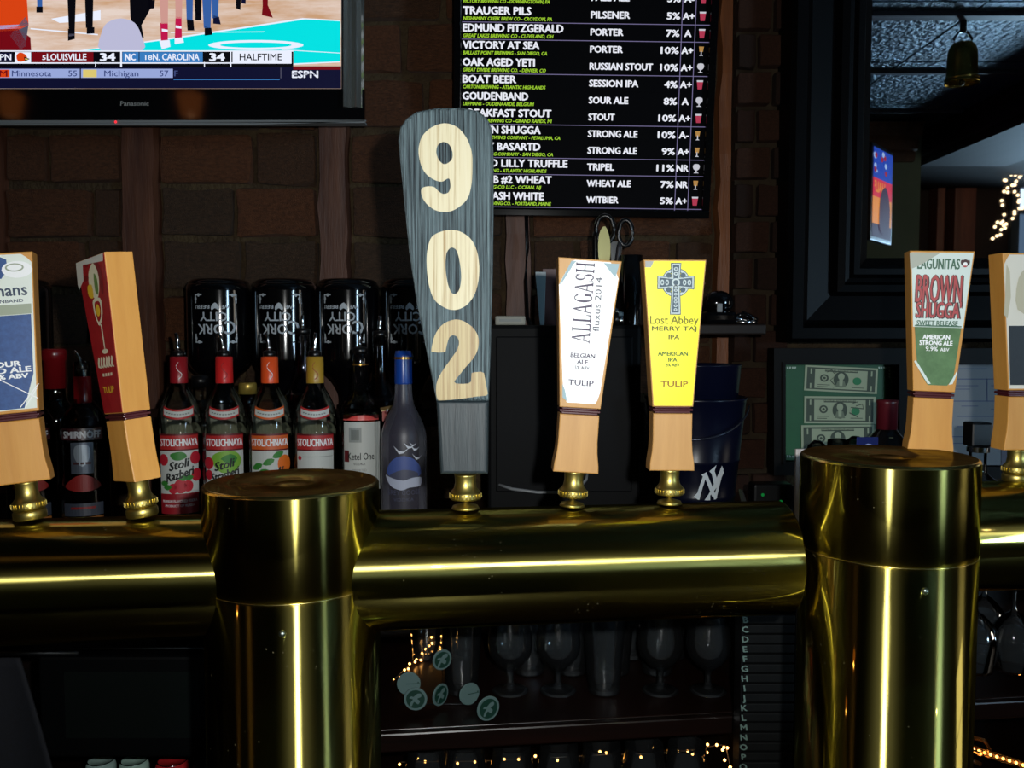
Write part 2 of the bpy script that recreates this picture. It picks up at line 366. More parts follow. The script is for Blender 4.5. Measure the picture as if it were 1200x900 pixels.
# partition behind the customer side, with a wooden cornice, and the soffit beam
pt = struct(MB().box((-0.45, -1.25, 1.35), (5.5, 0.12, 2.7), 0).build('wall_partition', plaster))
corn = noisy('brown wood trim', (74, 50, 38), (104, 74, 56), (20, 2, 20), 0.45)
prf = [(0, 0), (0.03, 0), (0.04, .05), (.07, .06), (.075, .11), (.12, .125), (.125, .17), (.15, .19), (0, .19)]
c_ = MB(); L_ = 5.4
vs = [( -3.15 + L_ * k, -1.19 + p[0], 2.53 + p[1]) for k in (0, 1) for p in prf]; n = len(prf)
c_.add(vs, [(i, (i + 1) % n, n + (i + 1) % n, n + i) for i in range(n)] + [tuple(range(n)), tuple(range(n, 2 * n))[::-1]])
struct(c_.build('trim_cornice', corn))
struct(MB().box((2.62, 0.25, 2.64), (0.5, 3.2, 0.2)).box((2.35, 0.25, 2.60), (0.05, 3.2, 0.05)).box((2.36, 0.25, 2.69), (0.05, 3.2, 0.03)).build('trim_beam', noisy('dark beam wood', (20, 14, 14), (30, 22, 22), (20, 2, 20), 0.7, spec=.1)))
struct(MB().box((3.75, -.6, 2.70), (1.7, 4.2, .1)).box((2.0, -2.05, 2.70), (1.8, 1.5, .1)).build('ceiling_dark_cover', mat('dull dark ceiling cover', (16, 13, 13), .8, spec=.1)))  # added dark boxes, covering ceiling the daylight lamp lights too brightly beyond the beam
# rear wall with the street window and brown wood pilasters
rw = struct(MB().box((0.28, -2.9, 1.4), (6.96, 0.1, 2.8)).box((4.23, -2.9, 0.45), (0.78, 0.1, 0.9)).box((4.23, -2.9, 2.76), (0.78, 0.1, 0.08)).build('wall_rear', noisy('rear wall paint', (40, 24, 20), (56, 34, 28), (2, 2, 2), 0.6)))
wn = struct(MB().box((3.79, -2.85, 1.8), (0.06, 0.08, 1.8)).box((4.49, -2.85, 1.8), (0.06, 0.08, 1.8)).box((4.14, -2.85, 2.70), (0.7, 0.08, 0.06)).box((4.14, -2.85, 2.50), (0.7, 0.08, 0.04)).box((4.14, -2.85, 0.92), (0.7, 0.08, 0.06)).build('window_1', mat('window frame paint', (70, 80, 92), 0.4)))
MB().box((4.14, -2.88, 2.6), (0.64, 0.01, 0.17)).build('pane', mat('daylight pane', (205, 225, 255), emit=2.2), wn)
MB().box((4.14, -2.88, 1.72), (0.64, 0.01, 1.52)).build('pane', mat('daylight pane lower', (110, 135, 165), emit=.7), wn)
wn2 = struct(MB().box((4.59, -.21, 1.75), (.05, .05, 1.5)).box((4.59, .61, 1.75), (.05, .05, 1.5)).box((4.59, .2, 2.5), (.05, .87, .05)).box((4.59, .2, 1.0), (.05, .87, .05)).box((4.59, .2, 1.9), (.04, .8, .03)).build('window_2', mat('window frame paint', (70, 80, 92), 0.4)))
for z0_, z1_ in ((1.02, 1.885), (1.915, 2.475)): MB().box((4.596, .2, (z0_ + z1_) / 2), (.006, .78, z1_ - z0_)).build('pane', mat('side daylight pane', (255, 244, 226), emit=2.6), wn2)
for x_, w_ in ((2.95, .1), (3.18, .06), (3.36, .16)):
    struct(MB().box((x_, -2.78, 1.35), (w_, 0.14, 2.7), bev=.01).build('trim_pilaster', noisy('pilaster wood', (96, 52, 42), (124, 70, 56), (20, 20, 2), 0.5)))
# ------------------------------------------------------------------ back bar: counter slab, bays, shelves
bbw = noisy('back bar wood', (16, 8, 6), (28, 12, 8), (3, 3, 40), 0.3, 0.05)
bb = thing('back_bar', 'dark stained wooden back bar with open shelves, behind the brass pipes', 'cabinet', (0, 1.3, 0), rz=0.115)
def bbox(name, x0, x1, y0, y1, z0, z1, m=bbw, bev=.003): return MB().box(((x0 + x1) / 2, (y0 + y1) / 2 - 1.3, (z0 + z1) / 2), (x1 - x0, y1 - y0, z1 - z0), bev=bev).build(name, m, bb)
ZS = 1.222
bbox('counter_top', -1.5, 1.38, 1.27, 1.74, 1.185, ZS - .0008, noisy('counter wood', (26, 14, 10), (40, 22, 15), (2, 30, 30), 0.25))
bbox('back_panel', -1.5, 1.38, 1.72, 1.74, 0.0, 1.185, DARKWOOD)
for x_ in (-1.5, -0.36, 0.41, 1.34): bbox('upright', x_, x_ + 0.04, 1.30, 1.72, 0.0, 1.185, DARKWOOD)
bbox('shelf', -0.32, 0.41, 1.31, 1.72, 0.925, 0.944); bbox('shelf', 0.45, 1.34, 1.31, 1.72, 0.925, 0.944)
bbox('shelf', -1.46, -0.36, 1.31, 1.72, 0.745, 0.764); bbox('shelf', -0.32, 0.41, 1.31, 1.72, 0.70, 0.719); bbox('shelf', 0.45, 1.34, 1.31, 1.72, 0.70, 0.719)
bbox('rail', -0.32, 0.41, 1.295, 1.31, 0.914, 0.944); bbox('rail', 0.45, 1.34, 1.295, 1.31, 0.914, 0.944)
bbox('plinth', -1.46, 1.34, 1.31, 1.33, 0.0, 0.1, DARKWOOD)
rs = thing('riser_shelf', 'dark riser shelf at the back of the counter, under the upturned black growlers', 'shelf', (-.68, 1.735, ZS))
MB().box((0, 0, .165), (1.08, .2, .018), bev=.002).build('board', DARKWOOD, rs)
for x_ in (-.5, -.16, .17, .5): MB().box((x_, 0, .078), (.018, .09, .155)).build('support', DARKWOOD, rs)
# front bar on which the taps stand
fb = thing('front_bar', 'dark bar counter the brass beer towers stand on', 'counter', (0, 0.75, 0))
MB().box((0, 0, 1.0), (3.4, 0.52, 0.04), bev=.008).build('bar_top', noisy('bar top wood', (14, 8, 6), (22, 12, 8), (2, 20, 20), 0.35, spec=.3), fb)
MB().box((0, 0.02, 0.5), (3.3, 0.4, 0.96)).build('bar_front', DARKWOOD, fb)

# ------------------------------------------------------------------ brass beer towers
BX, BZ = brass('brushed brass pipe', (1, 0, 0)), brass('brushed brass column', (0, 0, 1))
BTOP = brass('dusty brass cap', (0, 1, 0), 0.3, 0.0, dust=0.75); BEDGE = mat('worn brass edge', (214, 196, 120), 0.22, 1.0)
SCREW = mat('steel screw', (170, 185, 175), 0.3, 1.0)
YAW = math.atan(0.12)
def pipe_d(X): return 0.881 + 0.12 * X
RP, RC = 0.0605, 0.0868
def tower(label, cx, cy, ztop, pipes, seamz, screw_px, R=RC):
    t = thing('beer_tower', label, 'beer tower', (cx, cy, 1.02))
    H = ztop - 1.02; zs = seamz - 1.02
    MB().lathe([(R + .02, 0), (R + .02, .008), (R + .006, .014), (R, .02), (R, zs - .0012), (R - .0012, zs - .0006)], 96, cap=False).build('column', BZ, t)
    MB().lathe([(R - .0012, zs - .0006), (R - .0012, zs + .0006), (R, zs + .0012), (R, H - .003)], 96, cap=False).build('column_head', BZ, t)
    MB().lathe([(R - .0015, zs - .0012), (R + .0006, zs - .0004), (R + .0006, zs + .0006), (R - .0015, zs + .0012)], 96, cap=False).build('seam_ring', BEDGE, t)
    cp = MB().lathe([(R, H - .003), (R - .0008, H - .0012), (R - .003, H)], 96, 1, cap=False)
    cp.lathe([(R - .003, H), (R - .02, H), (.028, H - .0005), (.026, H - .0025), (.015, H - .003), (.013, H - .001), (0.0001, H - .001)], 96, 0, cap=False).build('cap', [BTOP, BEDGE], t)
    for (x0, x1, yy, zz, yaw, ends) in pipes:      # along the pipe axis, from x0 to x1 about the point (cx+.., yy)
        mb = MB(); X = Matrix.Rotation(PI / 2, 4, 'Y')
        mb.lathe([(RP, x0), (RP, x1 - .0025)], 96, 0, X, cap=False)
        mb.lathe([(RP, x1 - .0025), (RP - .0012, x1 - .0008), (RP - .003, x1)], 96, 1, X, cap=False)
        if ends: mb.lathe([(RP - .003, x1), (0.0001, x1)], 96, 0, X, cap=False)
        mb.build('pipe', [BX, BEDGE], t, (0, yy - cy, zz - 1.02), (0, 0, yaw))
    q = P(*screw_px); a = math.atan2(q.x - cx, cy - q.y)
    sx = MB().ball((0, 0, 0), .0035, sq=(1, 1, 1), n=12)
    sx.build('screw', SCREW, t, (R * math.sin(a), -R * math.cos(a), q.z - 1.02))
    return t
ZP = 1.55 - 0.2385                                      # pipe axis height
xl = -0.222; cl = pipe_d(xl)
t1 = tower('left brass beer tower, its wide column carrying a long pipe to either side', xl, cl, P(341, 564, cl).z,
    [(-0.9, 0.0, cl, ZP, YAW, False), (0.0, 0.520, cl, ZP, YAW, True)], P(340, 709, cl - .085).z, (331, 742, cl - .085))
xr, yr = 0.392, 0.885
t2 = tower('right brass beer tower, the column standing alone in front with a pipe to its right', xr, yr, P(1043, 533, yr).z,
    [(0.02, 0.7, 0.935, 1.55 - 0.2235, math.atan(.12), False)], P(1043, 667, yr - .086).z, (1080, 690, yr - .08))
ZR = 1.55 - 0.2235

# ------------------------------------------------------------------ tap handles
def wood_mat(name, a, b_): return noisy(name, a, b_, (60, 60, 6), 0.5, 0.06)
MAPLE = wood_mat('maple', (182, 134, 74), (196, 148, 86)); MAPLE2 = wood_mat('honey maple', (190, 132, 56), (202, 146, 68)); EDGEW = wood_mat('maple edge', (160, 108, 56), (178, 124, 68))
MAROON = mat('maroon collar', (70, 26, 32), 0.3); BRF = mat('satin brass', (184, 166, 92), 0.38, 1.0); TORN = mat('torn paper', (170, 172, 168), 0.7)
def ferrule(t, h=0.037, double=True, k=1.0):
    mb = MB()
    p = []
    if double: mb.lathe([(.0138 * k, 0.0), (.0150 * k, .0012), (.0150 * k, .0075), (.0138 * k, .009), (.0088 * k, .0095)], 28)
    else: mb.lathe([(.0135 * k, 0.0), (.0120 * k, .003), (.003, .0055), (.003, .0085)], 28)
    z = 0.0095
    pr = [(.0085 * k, z), (.0142 * k, z + .0005), (.0150 * k, z + .002)]
    mb.lathe(pr + [(.0150 * k, z + .007), (.0138 * k, z + .0085), (.0110 * k, z + .012), (.0098 * k, z + .018), (.0102 * k, h - .002), (.0108 * k, h)], 28)
    for i in range(28):                                       # knurling
        a = 2 * PI * i / 28; mb.box((.0150 * k, 0, z + .0045), (.0012, .0018, .0045), 0, Matrix.Rotation(a, 4, 'Z'))
    mb.build('ferrule', BRF, t)
def handle(label, base, theta, lean, print_fn, wood=MAPLE, sc=1.0, double=True, top=0.257, thick=0.027, topw=.065):
    R_ = Matrix.Rotation(lean, 4, 'Y') @ Matrix.Rotation(theta, 4, 'Z')
    t = thing('tap_handle', label, 'tap handle', base, rot=R_.to_euler()); t.scale = (sc, sc, sc)
    ferrule(t, double=double); zr = 0.101; th = thick / 2
    MB().prism([(-.0235, .0372), (.0235, .0372), (.0232, .045), (.0212, .058), (.0205, .070), (.0205, zr - .0035), (-.0205, zr - .0035), (-.0205, .070), (-.0212, .058), (-.0232, .045)], -th, th, bev=.0012).build('lower_block', wood, t)
    mb = MB()
    for z0, z1, g in ((zr - .0035, zr - .001, -.0018), (zr - .001, zr + .0015, .0005), (zr + .0015, zr + .0035, -.0018)):
        mb.box((0, 0, (z0 + z1) / 2), (.041 + 2 * g, thick + 2 * g - .001, z1 - z0), bev=.0006)
    mb.build('collar', MAROON, t)
    zt = top; zb = zr + .0035
    MB().prism([(-.0212, zb), (.0212, zb), (topw / 2, zt), (-topw / 2, zt)], -th, th, bev=.0008).build('upper_block', wood, t)
    mp = lambda x, y, o=0: Vector((x / 1000, -th - o, zb + y / 1000))   # label space in mm from the block's lower edge
    print_fn(t, mp, (zt - zb) * 1000, topw * 500)
    return t
def label_plate(t, mp, H, W, m, cuts=((0, 0), (0, 0), (0, 0), (0, 0)), top=2.0, bot=5.0, side=2.2, name='paper_label', y0=None, y1=None, o=.0004):
    """trapezoid paper with torn corners; cuts = (dx, dy) at bottom-left, bottom-right, top-right, top-left"""
    hw = lambda y: 21.2 + (W - 21.2) * y / H - side
    a, b_ = (bot if y0 is None else y0), (H - top if y1 is None else y1); pts = []
    (c0x, c0y), (c1x, c1y), (c2x, c2y), (c3x, c3y) = cuts
    def cr(x, y, cx, cy, sx, first):
        if cx == 0: return [(x, y)]
        A = [(x - sx * 0, y + cy), (x - sx * cx * .45, y + cy * .45), (x - sx * cx, y)]
        return A if first else A[::-1]
    pts += cr(-hw(a), a, c0x, c0y, -1, True) + cr(hw(a), a, c1x, c1y, 1, False) + cr(hw(b_), b_, c2x, -c2y, 1, True) + cr(-hw(b_), b_, c3x, -c3y, -1, False)
    vs, fs = fill_geo([pts]); mb = MB(); mb.add([mp(x, y, o) for x, y in vs], fs); n = len(pts)
    mb.add([mp(x, y, o) for x, y in pts] + [mp(x, y, 0) for x, y in pts], [(i, (i + 1) % n, n + (i + 1) % n, n + i) for i in range(n)])
    return mb.build(name, m, t)
# serif capitals for the tall narrow name, as filled outlines in a unit box
def serif_glyph(ch):
    s_ = lambda x, y, w_: [(x - w_, y - .03), (x + w_, y - .03), (x + w_, y + .03), (x - w_, y + .03)]
    if ch == 'A': return [[(.06, 0), (.14, 0), (.42, .8), (.38, 1)], [(.38, 1), (.5, 1), (.86, 0), (.66, 0)], [(.24, .3), (.62, .3), (.60, .36), (.25, .36)], s_(.1, .03, .12), s_(.76, .03, .16)], .95
    if ch == 'L': return [[(.14, 0), (.32, 0), (.32, 1), (.14, 1)], s_(.23, .97, .18), [(.14, 0), (.72, 0), (.72, .28), (.66, .28), (.6, .07), (.14, .07)], s_(.23, .03, .18)], .78
    if ch == 'H': return [[(.12, 0), (.30, 0), (.30, 1), (.12, 1)], [(.66, 0), (.84, 0), (.84, 1), (.66, 1)], [(.3, .48), (.66, .48), (.66, .55), (.3, .55)], s_(.21, .97, .16), s_(.21, .03, .16), s_(.75, .97, .16), s_(.75, .03, .16)], .96
    def arc(cx, cy, rx, ry, a0, a1, wi, wo, n=14):
        o_ = []; i_ = []
        for k in range(n + 1):
            a = math.radians(a0 + (a1 - a0) * k / n); tt = abs(math.cos(a)); w_ = wi + (wo - wi) * tt
            o_.append((cx + rx * math.cos(a), cy + ry * math.sin(a))); i_.append((cx + (rx - w_) * math.cos(a), cy + (ry - wi) * math.sin(a)))
        return o_ + i_[::-1]
    if ch == 'G': return [arc(.46, .5, .4, .5, 40, 325, .06, .2), [(.62, .1), (.80, .1), (.80, .42), (.62, .42)], s_(.7, .42, .16), [(.72, .68), (.77, .68), (.77, .95), (.72, .95)]], .92
    if ch == 'S': return [arc(.38, .74, .28, .26, 30, 265, .07, .16), arc(.38, .27, .3, .27, 90, -150, .07, .16), [(.6, .72), (.65, .72), (.65, .98), (.6, .98)], [(.08, .02), (.13, .02), (.13, .3), (.08, .3)]], .74
def serif_text(mb, mp, s, x, y, L_, h, o, m, rot):
    gl = [serif_glyph(c) for c in s]; tot = sum(g[1] for g in gl); kx = L_ / tot; cx = -L_ / 2; c_, s_ = math.cos(rot), math.sin(rot)
    for k, (ps, adv) in enumerate(gl):
        for p in ps:
            vs, fs = fill_geo([p]); o += 0.000004
            mb.add([mp(x + (cx + a * kx) * c_ - (b * h - h / 2) * s_, y + (cx + a * kx) * s_ + (b * h - h / 2) * c_, o) for a, b in vs], fs, m)
        cx += adv * kx
INK = mat('grey ink', (70, 62, 84), 0.6); GREYT = mat('mid grey ink', (92, 94, 104), 0.6)
def pr_white(t, mp, H, W):
    label_plate(t, mp, H, W, mat('glossy white label', (246, 248, 250), 0.35), ((5, 18), (4, 12), (9, 16), (14, 26)))
    mb = MB(); serif_text(mb, mp, 'ALLAGASH', -4.5, 108, 82, 19, .0007, 0, PI / 2)
    mb.text(mp, 'fluxus 2014', 10.5, 107, 6.5, .0007, 1, w=55, rot=PI / 2, bold=.008)
    mb.text(mp, 'BELGIAN', -1, 54, 4.4, .0007, 0, w=25, bold=.035); mb.text(mp, 'ALE', -1, 47.5, 4.4, .0007, 0, w=11, bold=.035); mb.text(mp, '5% ABV', -1, 41.5, 3.4, .0007, 1, w=15, bold=.03)
    mb.text(mp, 'TULIP', -1, 26, 5.8, .0007, 0, w=26, bold=.02); mb.build('lettering', [INK, GREYT], t)
    mb = MB(); cr = mat('torn blue grey paper', (150, 176, 184), 0.6)
    mb.poly(mp, [(-30, H - 28), (-27, H - 26), (-17, H - 7), (-14, H - 3), (-19, H - 3)], .0006); mb.poly(mp, [(30, H - 3), (14, H - 3), (20, H - 10), (27, H - 17)], .0006)
    mb.poly(mp, [(-20, 24), (-17, 18), (-14, 6), (-19, 10)], .0006); mb.build('torn_corner', cr, t)
def pr_yellow(t, mp, H, W):
    label_plate(t, mp, H, W, mat('yellow label', (248, 240, 20), 0.4), ((0, 0), (0, 0), (0, 0), (7, 7)), side=1.3, bot=1.2, top=1.5)
    G = mat('slate ink', (74, 92, 104), 0.6); LG = mat('pale grey ink', (190, 204, 206), 0.6); OL = mat('olive ink', (108, 106, 12), 0.6); BR = mat('brown ink', (150, 104, 20), 0.6)
    mb = MB(); cx, cy = 1, 129
    mb.fill(mp, [ell(cx, cy, 15, 15, 28), ell(cx, cy, 11, 11, 28)], .0007, 0)
    mb.fill(mp, [ell(cx, cy, 14.2, 14.2, 28), ell(cx, cy, 11.8, 11.8, 28)], .00075, 1)
    arm = lambda g, b_: [(cx - 4.6 - g, cy - 32 - g), (cx + 4.6 + g, cy - 32 - g), (cx + 3.4 + g, cy - 4.5 - g), (cx + 18 + g, cy - 6 - g), (cx + 18 + g, cy + 6 + g), (cx + 3.4 + g, cy + 4.5 + g), (cx + 4.4 + g, cy + 19 + g), (cx - 4.4 - g, cy + 19 + g), (cx - 3.4 - g, cy + 4.5 + g), (cx - 18 - g, cy + 6 + g), (cx - 18 - g, cy - 6 - g), (cx - 3.4 - g, cy - 4.5 - g)]
    mb.fill(mp, [arm(1.2, 0)], .0008, 0); mb.fill(mp, [arm(.3, 0)], .00085, 1); mb.fill(mp, [arm(-1.0, 0)], .0009, 0)
    for i in range(7):
        y_ = cy - 28 + i * 4; mb.fill(mp, [ell(cx, y_, 1.9, 1.5, 8), ell(cx, y_, .9, .7, 8)], .00095, 1)
    for dx in (-14, -9, 9, 14): mb.fill(mp, [ell(cx + dx, cy, 2, 3, 8), ell(cx + dx, cy, 1, 1.6, 8)], .00095, 1)
    for dy in (9, 14): mb.fill(mp, [ell(cx, cy + dy, 2.4, 1.8, 8), ell(cx, cy + dy, 1.2, .8, 8)], .00095, 1)
    mb.fill(mp, [ell(cx, cy, 4.4, 4.4, 14), ell(cx, cy, 2.6, 2.6, 14)], .00095, 1)
    for a in (-1, 1):
        for b_ in (-1, 1): mb.poly(mp, ell(cx + a * 7.4, cy + b_ * 7.4, 2.8, 2.8, 10), .0009, 0)
    mb.build('printed_cross', [G, LG], t)
    mb = MB(); mb.text(mp, 'Lost Abbey', 0, 90.5, 8.2, .0007, 0, w=50, bold=.01); mb.text(mp, 'MERRY TAJ', 0, 81.5, 4.4, .0007, 2, w=46, bold=.03)
    mb.text(mp, 'IPA', 0, 72.5, 4.2, .0007, 2, w=11, bold=.03); mb.text(mp, 'AMERICAN', -1, 55.5, 4.2, .0007, 3, w=31, bold=.035); mb.text(mp, 'IPA', -1, 49.3, 4, .0007, 3, w=9, bold=.035)
    mb.text(mp, '8% ABV', -1, 43.7, 3.2, .0007, 3, w=14, bold=.03); mb.text(mp, 'TULIP', 1, 24, 5.6, .0007, 1, w=28, bold=.025)
    mb.build('lettering', [OL, BR, mat('dark olive ink', (86, 88, 30), 0.6), mat('green ink', (84, 112, 40), 0.6)], t)
    MB().poly(mp, [(-30.5, H - 8), (-25, H - 8), (-22, H - 1.6), (-30.8, H - 1.6)], .00065).build('torn_corner', TORN, t)
def pr_green(t, mp, H, W):
    GR = noisy('green label', (66, 104, 60), (84, 122, 76), (90, 90, 90), 0.5); WP = mat('pale label', (206, 220, 216), 0.45)
    label_plate(t, mp, H, W, WP, ((0, 0), (0, 0), (0, 0), (0, 0)), side=1.4, bot=70)
    label_plate(t, mp, H, W, GR, ((12, 22), (6, 10), (0, 0), (0, 0)), side=3.0, y0=7, y1=70)
    RD = mat('brick red ink', (172, 70, 72), 0.5); DG = mat('dark green ink', (60, 100, 80), 0.5); DK = mat('dark outline ink', (66, 42, 44), 0.5)
    mb = MB(); mb.text(mp, 'LAGUNITAS', -3, H - 14, 11, .0007, 0, w=42, bold=.02)
    mb.text(mp, 'BROWN', -1, H - 41, 30, .0007, 2, w=46, bold=.024); mb.text(mp, 'BROWN', -1.4, H - 40.6, 29, .0009, 1, w=45.5, bold=.006)
    mb.text(mp, "SHUGGA'", 0, H - 64, 17.0, .0007, 2, w=45, bold=.046); mb.text(mp, "SHUGGA'", -.4, H - 63.7, 16.4, .0009, 1, w=44.5, bold=.014)
    mb.text(mp, 'SWEET RELEASE', -1, H - 78, 5.2, .0007, 0, w=41, bold=.03)
    mb.text(mp, 'AMERICAN', -1, 59.5, 4.8, .0007, 3, w=27, bold=.04); mb.text(mp, 'STRONG ALE', -1, 53, 4.8, .0007, 3, w=33, bold=.04); mb.text(mp, '9.9%', -5, 46.5, 4.6, .0007, 3, w=12, bold=.02); mb.text(mp, 'ABV', 8, 46, 3.6, .0007, 3, w=9, bold=.02)
    mb.poly(mp, [(-23.4, 70.6), (23.4, 70.6), (23.6, 72), (-23.6, 72)], .0006, 0)
    # small dog-like head mark
    c = (23.4, H - 13); mb.poly(mp, ell(c[0], c[1], 3.6, 4.2, 12), .0007, 2); mb.poly(mp, ell(c[0], c[1] - 1, 2.2, 2.2, 10), .0008, 3)
    mb.poly(mp, ell(c[0] - 3.4, c[1] + 1, 1.2, 2.8, 8), .0008, 2); mb.poly(mp, ell(c[0] + 3.4, c[1] + 1, 1.2, 2.8, 8), .0008, 2); mb.poly(mp, ell(c[0], c[1] - 3.4, 2, 1, 8), .0009, 1)
    mb.build('lettering', [DG, RD, DK, WHITE], t)
    mb = MB(); mb.poly(mp, [(-33, H - 2.5), (-31, H - 20), (-22, H - 16), (-3, H - 3), (-4, H - 1.8)], .0010, 0)
    mb.poly(mp, [(-22, 32), (-20.5, 34), (-4, 8.5), (-7, 8)], .0009, 1); mb.poly(mp, [(21, 18), (22, 24), (14, 8), (18, 9)], .0009, 1); mb.build('torn_corner', [mat('curled paper', (168, 172, 160), 0.5), WP], t)
def pr_blue(t, mp, H, W):
    BL = noisy('scuffed blue label', (30, 66, 122), (44, 84, 144), (160, 160, 160), 0.45, c3=(150, 170, 200), contrast=(.35, .68)); CR = mat('cream label', (216, 224, 216), 0.5)
    label_plate(t, mp, H, W, CR, ((0, 0), (0, 0), (8, 8), (0, 0)), side=1.5, bot=3)
    hw = lambda y: 21.2 + (W - 21.2) * y / H
    mb = MB(); mb.poly(mp, [(-hw(4) + 3, 4), (hw(4) - 12, 4), (hw(34) - 3, 36), (hw(93) - 3, 93), (-hw(93) + 3, 93)], .0007, 0)
    mb.poly(mp, [(-hw(93) + 2, 93.5), (hw(93) - 2.5, 93.5), (hw(103) - 2.5, 103), (-hw(103) + 2, 103)], .0007, 1)
    mb.poly(mp, [(-18, 128), (4, 128), (10, 136), (10, 146), (2, 150), (-18, 150)], .00072, 0)
    mb.poly(mp, ell(18, 136, 13, 8, 18), .00075, 3); mb.fill(mp, [ell(16, 138, 8, 4, 16), ell(16, 138, 6.4, 2.8, 16)], .0008, 1)
    mb.text(mp, 'Liefmans', -1, 117, 11, .0009, 2, w=50, bold=.02); mb.text(mp, 'GOUDENBAND', 0, 106.5, 3, .0009, 2, w=40, bold=.02)
    mb.text(mp, 'SOUR', -2, 47, 5, .0009, 3, w=26, bold=.045); mb.text(mp, 'OLD ALE', -2, 41, 5, .0009, 3, w=42, bold=.045); mb.text(mp, '8.2% ABV', -2, 35, 4.2, .0009, 3, w=36, bold=.045)
    for a, b_ in (((-8, 33), (22, 12)), ((24, 26), (6, 5)), ((22, 22), (10, 4))):
        d = Vector((b_[1] - a[1], a[0] - b_[0])).normalized() * .4; mb.poly(mp, [(a[0] + d.x, a[1] + d.y), (a[0] - d.x, a[1] - d.y), (b_[0] - d.x, b_[1] - d.y), (b_[0] + d.x, b_[1] + d.y)], .0010, 3)
    mb.build('lettering', [BL, mat('grey green print', (150, 160, 140), 0.5), mat('navy ink', (44, 60, 84), 0.5), WHITE], t)
def pr_red(t, mp, H, W):
    RD = noisy('scuffed red label', (138, 20, 28), (158, 30, 38), (120, 120, 60), 0.4, c3=(190, 90, 90), contrast=(.4, .72))
    label_plate(t, mp, H, W, RD, ((0, 0), (0, 0), (0, 0), (10, 10)), side=.8, bot=1, top=1)
    CRM = mat('cream print', (206, 200, 172), 0.5); YE = mat('yellow print', (210, 170, 40), 0.5); GRN = mat('green print', (90, 120, 60), 0.5); RR = mat('deep red print', (110, 12, 22), 0.5)
    mb = MB()
    # a stemmed glass held up by an illustrated waitress, all flat print
    mb.fill(mp, [smooth_loop([(0, 86), (8, 92), (12, 102), (10, 112), (-6, 112), (-8, 102), (-5, 92)], 3), smooth_loop([(0, 90), (6, 94), (8.5, 102), (7, 109), (-3, 109), (-5, 102), (-3, 94)], 3)], .0008, 0)
    mb.poly(mp, [(3, 62), (5, 62), (5.5, 87), (2.5, 87)], .0008, 0); mb.poly(mp, ell(4, 61, 7, 2.4, 12), .0008, 0); mb.poly(mp, ell(1, 101, 5, 6, 12), .00075, 1)
    mb.poly(mp, smooth_loop([(-6, 140), (6, 146), (14, 138), (12, 122), (4, 112), (-6, 116), (-10, 128)], 3), .00078, 0)
    mb.poly(mp, smooth_loop([(-12, 146), (-4, 152), (12, 150), (22, 136), (20, 116), (15, 118), (13, 138), (2, 148), (-8, 144)], 3), .00082, 3)
    mb.poly(mp, smooth_loop([(4, 136), (10, 130), (8, 116), (2, 120)], 3), .00084, 2); mb.poly(mp, smooth_loop([(-14, 126), (-4, 126), (-4, 114), (-14, 116)], 3), .00084, 1); mb.poly(mp, ell(-16, 134, 8, 3, 10), .00086, 3)
    for k in range(6):                                         # an illegible band of white script
        x = -17 + k * 6; mb.poly(mp, smooth_loop([(x, 47), (x + 3, 56), (x + 6, 54), (x + 4, 49), (x + 7, 45), (x + 3, 46)], 3), .0008 + k * 1e-5, 0)
    for k in range(4): mb.poly(mp, [(-10 + k * 6, 37), (-6 + k * 6, 37), (-5.5 + k * 6, 40), (-9.5 + k * 6, 40)], .0008, 0)
    mb.text(mp, 'TULIP', -1, 24, 6, .0008, 1, w=24, bold=.03); mb.build('printed_picture', [CRM, YE, GRN, RR], t)
    MB().poly(mp, [(-W + .4, H - 1), (-W - 3, H - 22), (-W - 1, H - 27), (-W + 12, H - 20), (-W + 16, H - 4)], .0012).poly(mp, [(-W + .4, H - 1), (W - 1, H - 1), (W - 3, H - 8), (-W + 14, H - 5)], .0011).build('torn_corner', mat('peeling paper', (188, 188, 180), 0.6), t)
def pr_black(t, mp, H, W):
    label_plate(t, mp, H, W, mat('cream paper label', (214, 210, 196), 0.5), ((0, 0), (0, 0), (0, 0), (6, 12)), side=1.5, bot=2)
    mb = MB(); hw = lambda y: 21.2 + (W - 21.2) * y / H
    mb.poly(mp, [(-hw(6) + 2, 6), (hw(6) - 2, 6), (hw(72) - 3, 72), (-hw(72) + 3.2, 72)], .0007, 0)
    mb.poly(mp, [(-29, 84), (-25, 80), (-22, 104), (-24, 132), (-28, 140)], .0007, 1); mb.poly(mp, smooth_loop([(-14, 90), (12, 86), (16, 120), (0, 138), (-14, 124)], 3), .0007, 1)
    mb.build('lettering', [noisy('speckled black label', (12, 12, 14), (20, 20, 22), (300, 300, 300), .5, c3=(150, 150, 150), contrast=(.4, .7)), mat('buff print', (182, 176, 150), .5), WHITE], t)
def base_at(px, zp=ZP, yd=None):
    X = (px - 600) / F * .88
    for _ in range(6): X = (px - 600) / F * pipe_d(X)
    y_ = pipe_d(X) if yd is None else yd
    return Vector((X if yd is None else (px - 600) / F * yd, y_, zp + RP + .0008))
handle('leftmost tap handle, maple, with a scuffed blue and cream label, partly outside the picture', base_at(30), math.radians(20), math.radians(-5.5), pr_blue, MAPLE2)
handle('maple tap handle turned sideways, its red label facing left with a peeling corner', base_at(163), math.radians(-42), math.radians(-7), pr_red, MAPLE2)
handle('leaning maple tap handle with a glossy white label, right of the tall dark numbered handle', base_at(671), math.radians(2), math.radians(3.6), pr_white, double=False)
handle('upright maple tap handle with a bright yellow label and a Celtic cross', base_at(786), 0, math.radians(0.2), pr_yellow, double=False)
handle('maple tap handle with a green and white label, standing behind the right brass column', Vector((P(1086, 500, .942).x, .942, ZR + RP - .001)), math.radians(-12), math.radians(1.8), pr_green, MAPLE2)
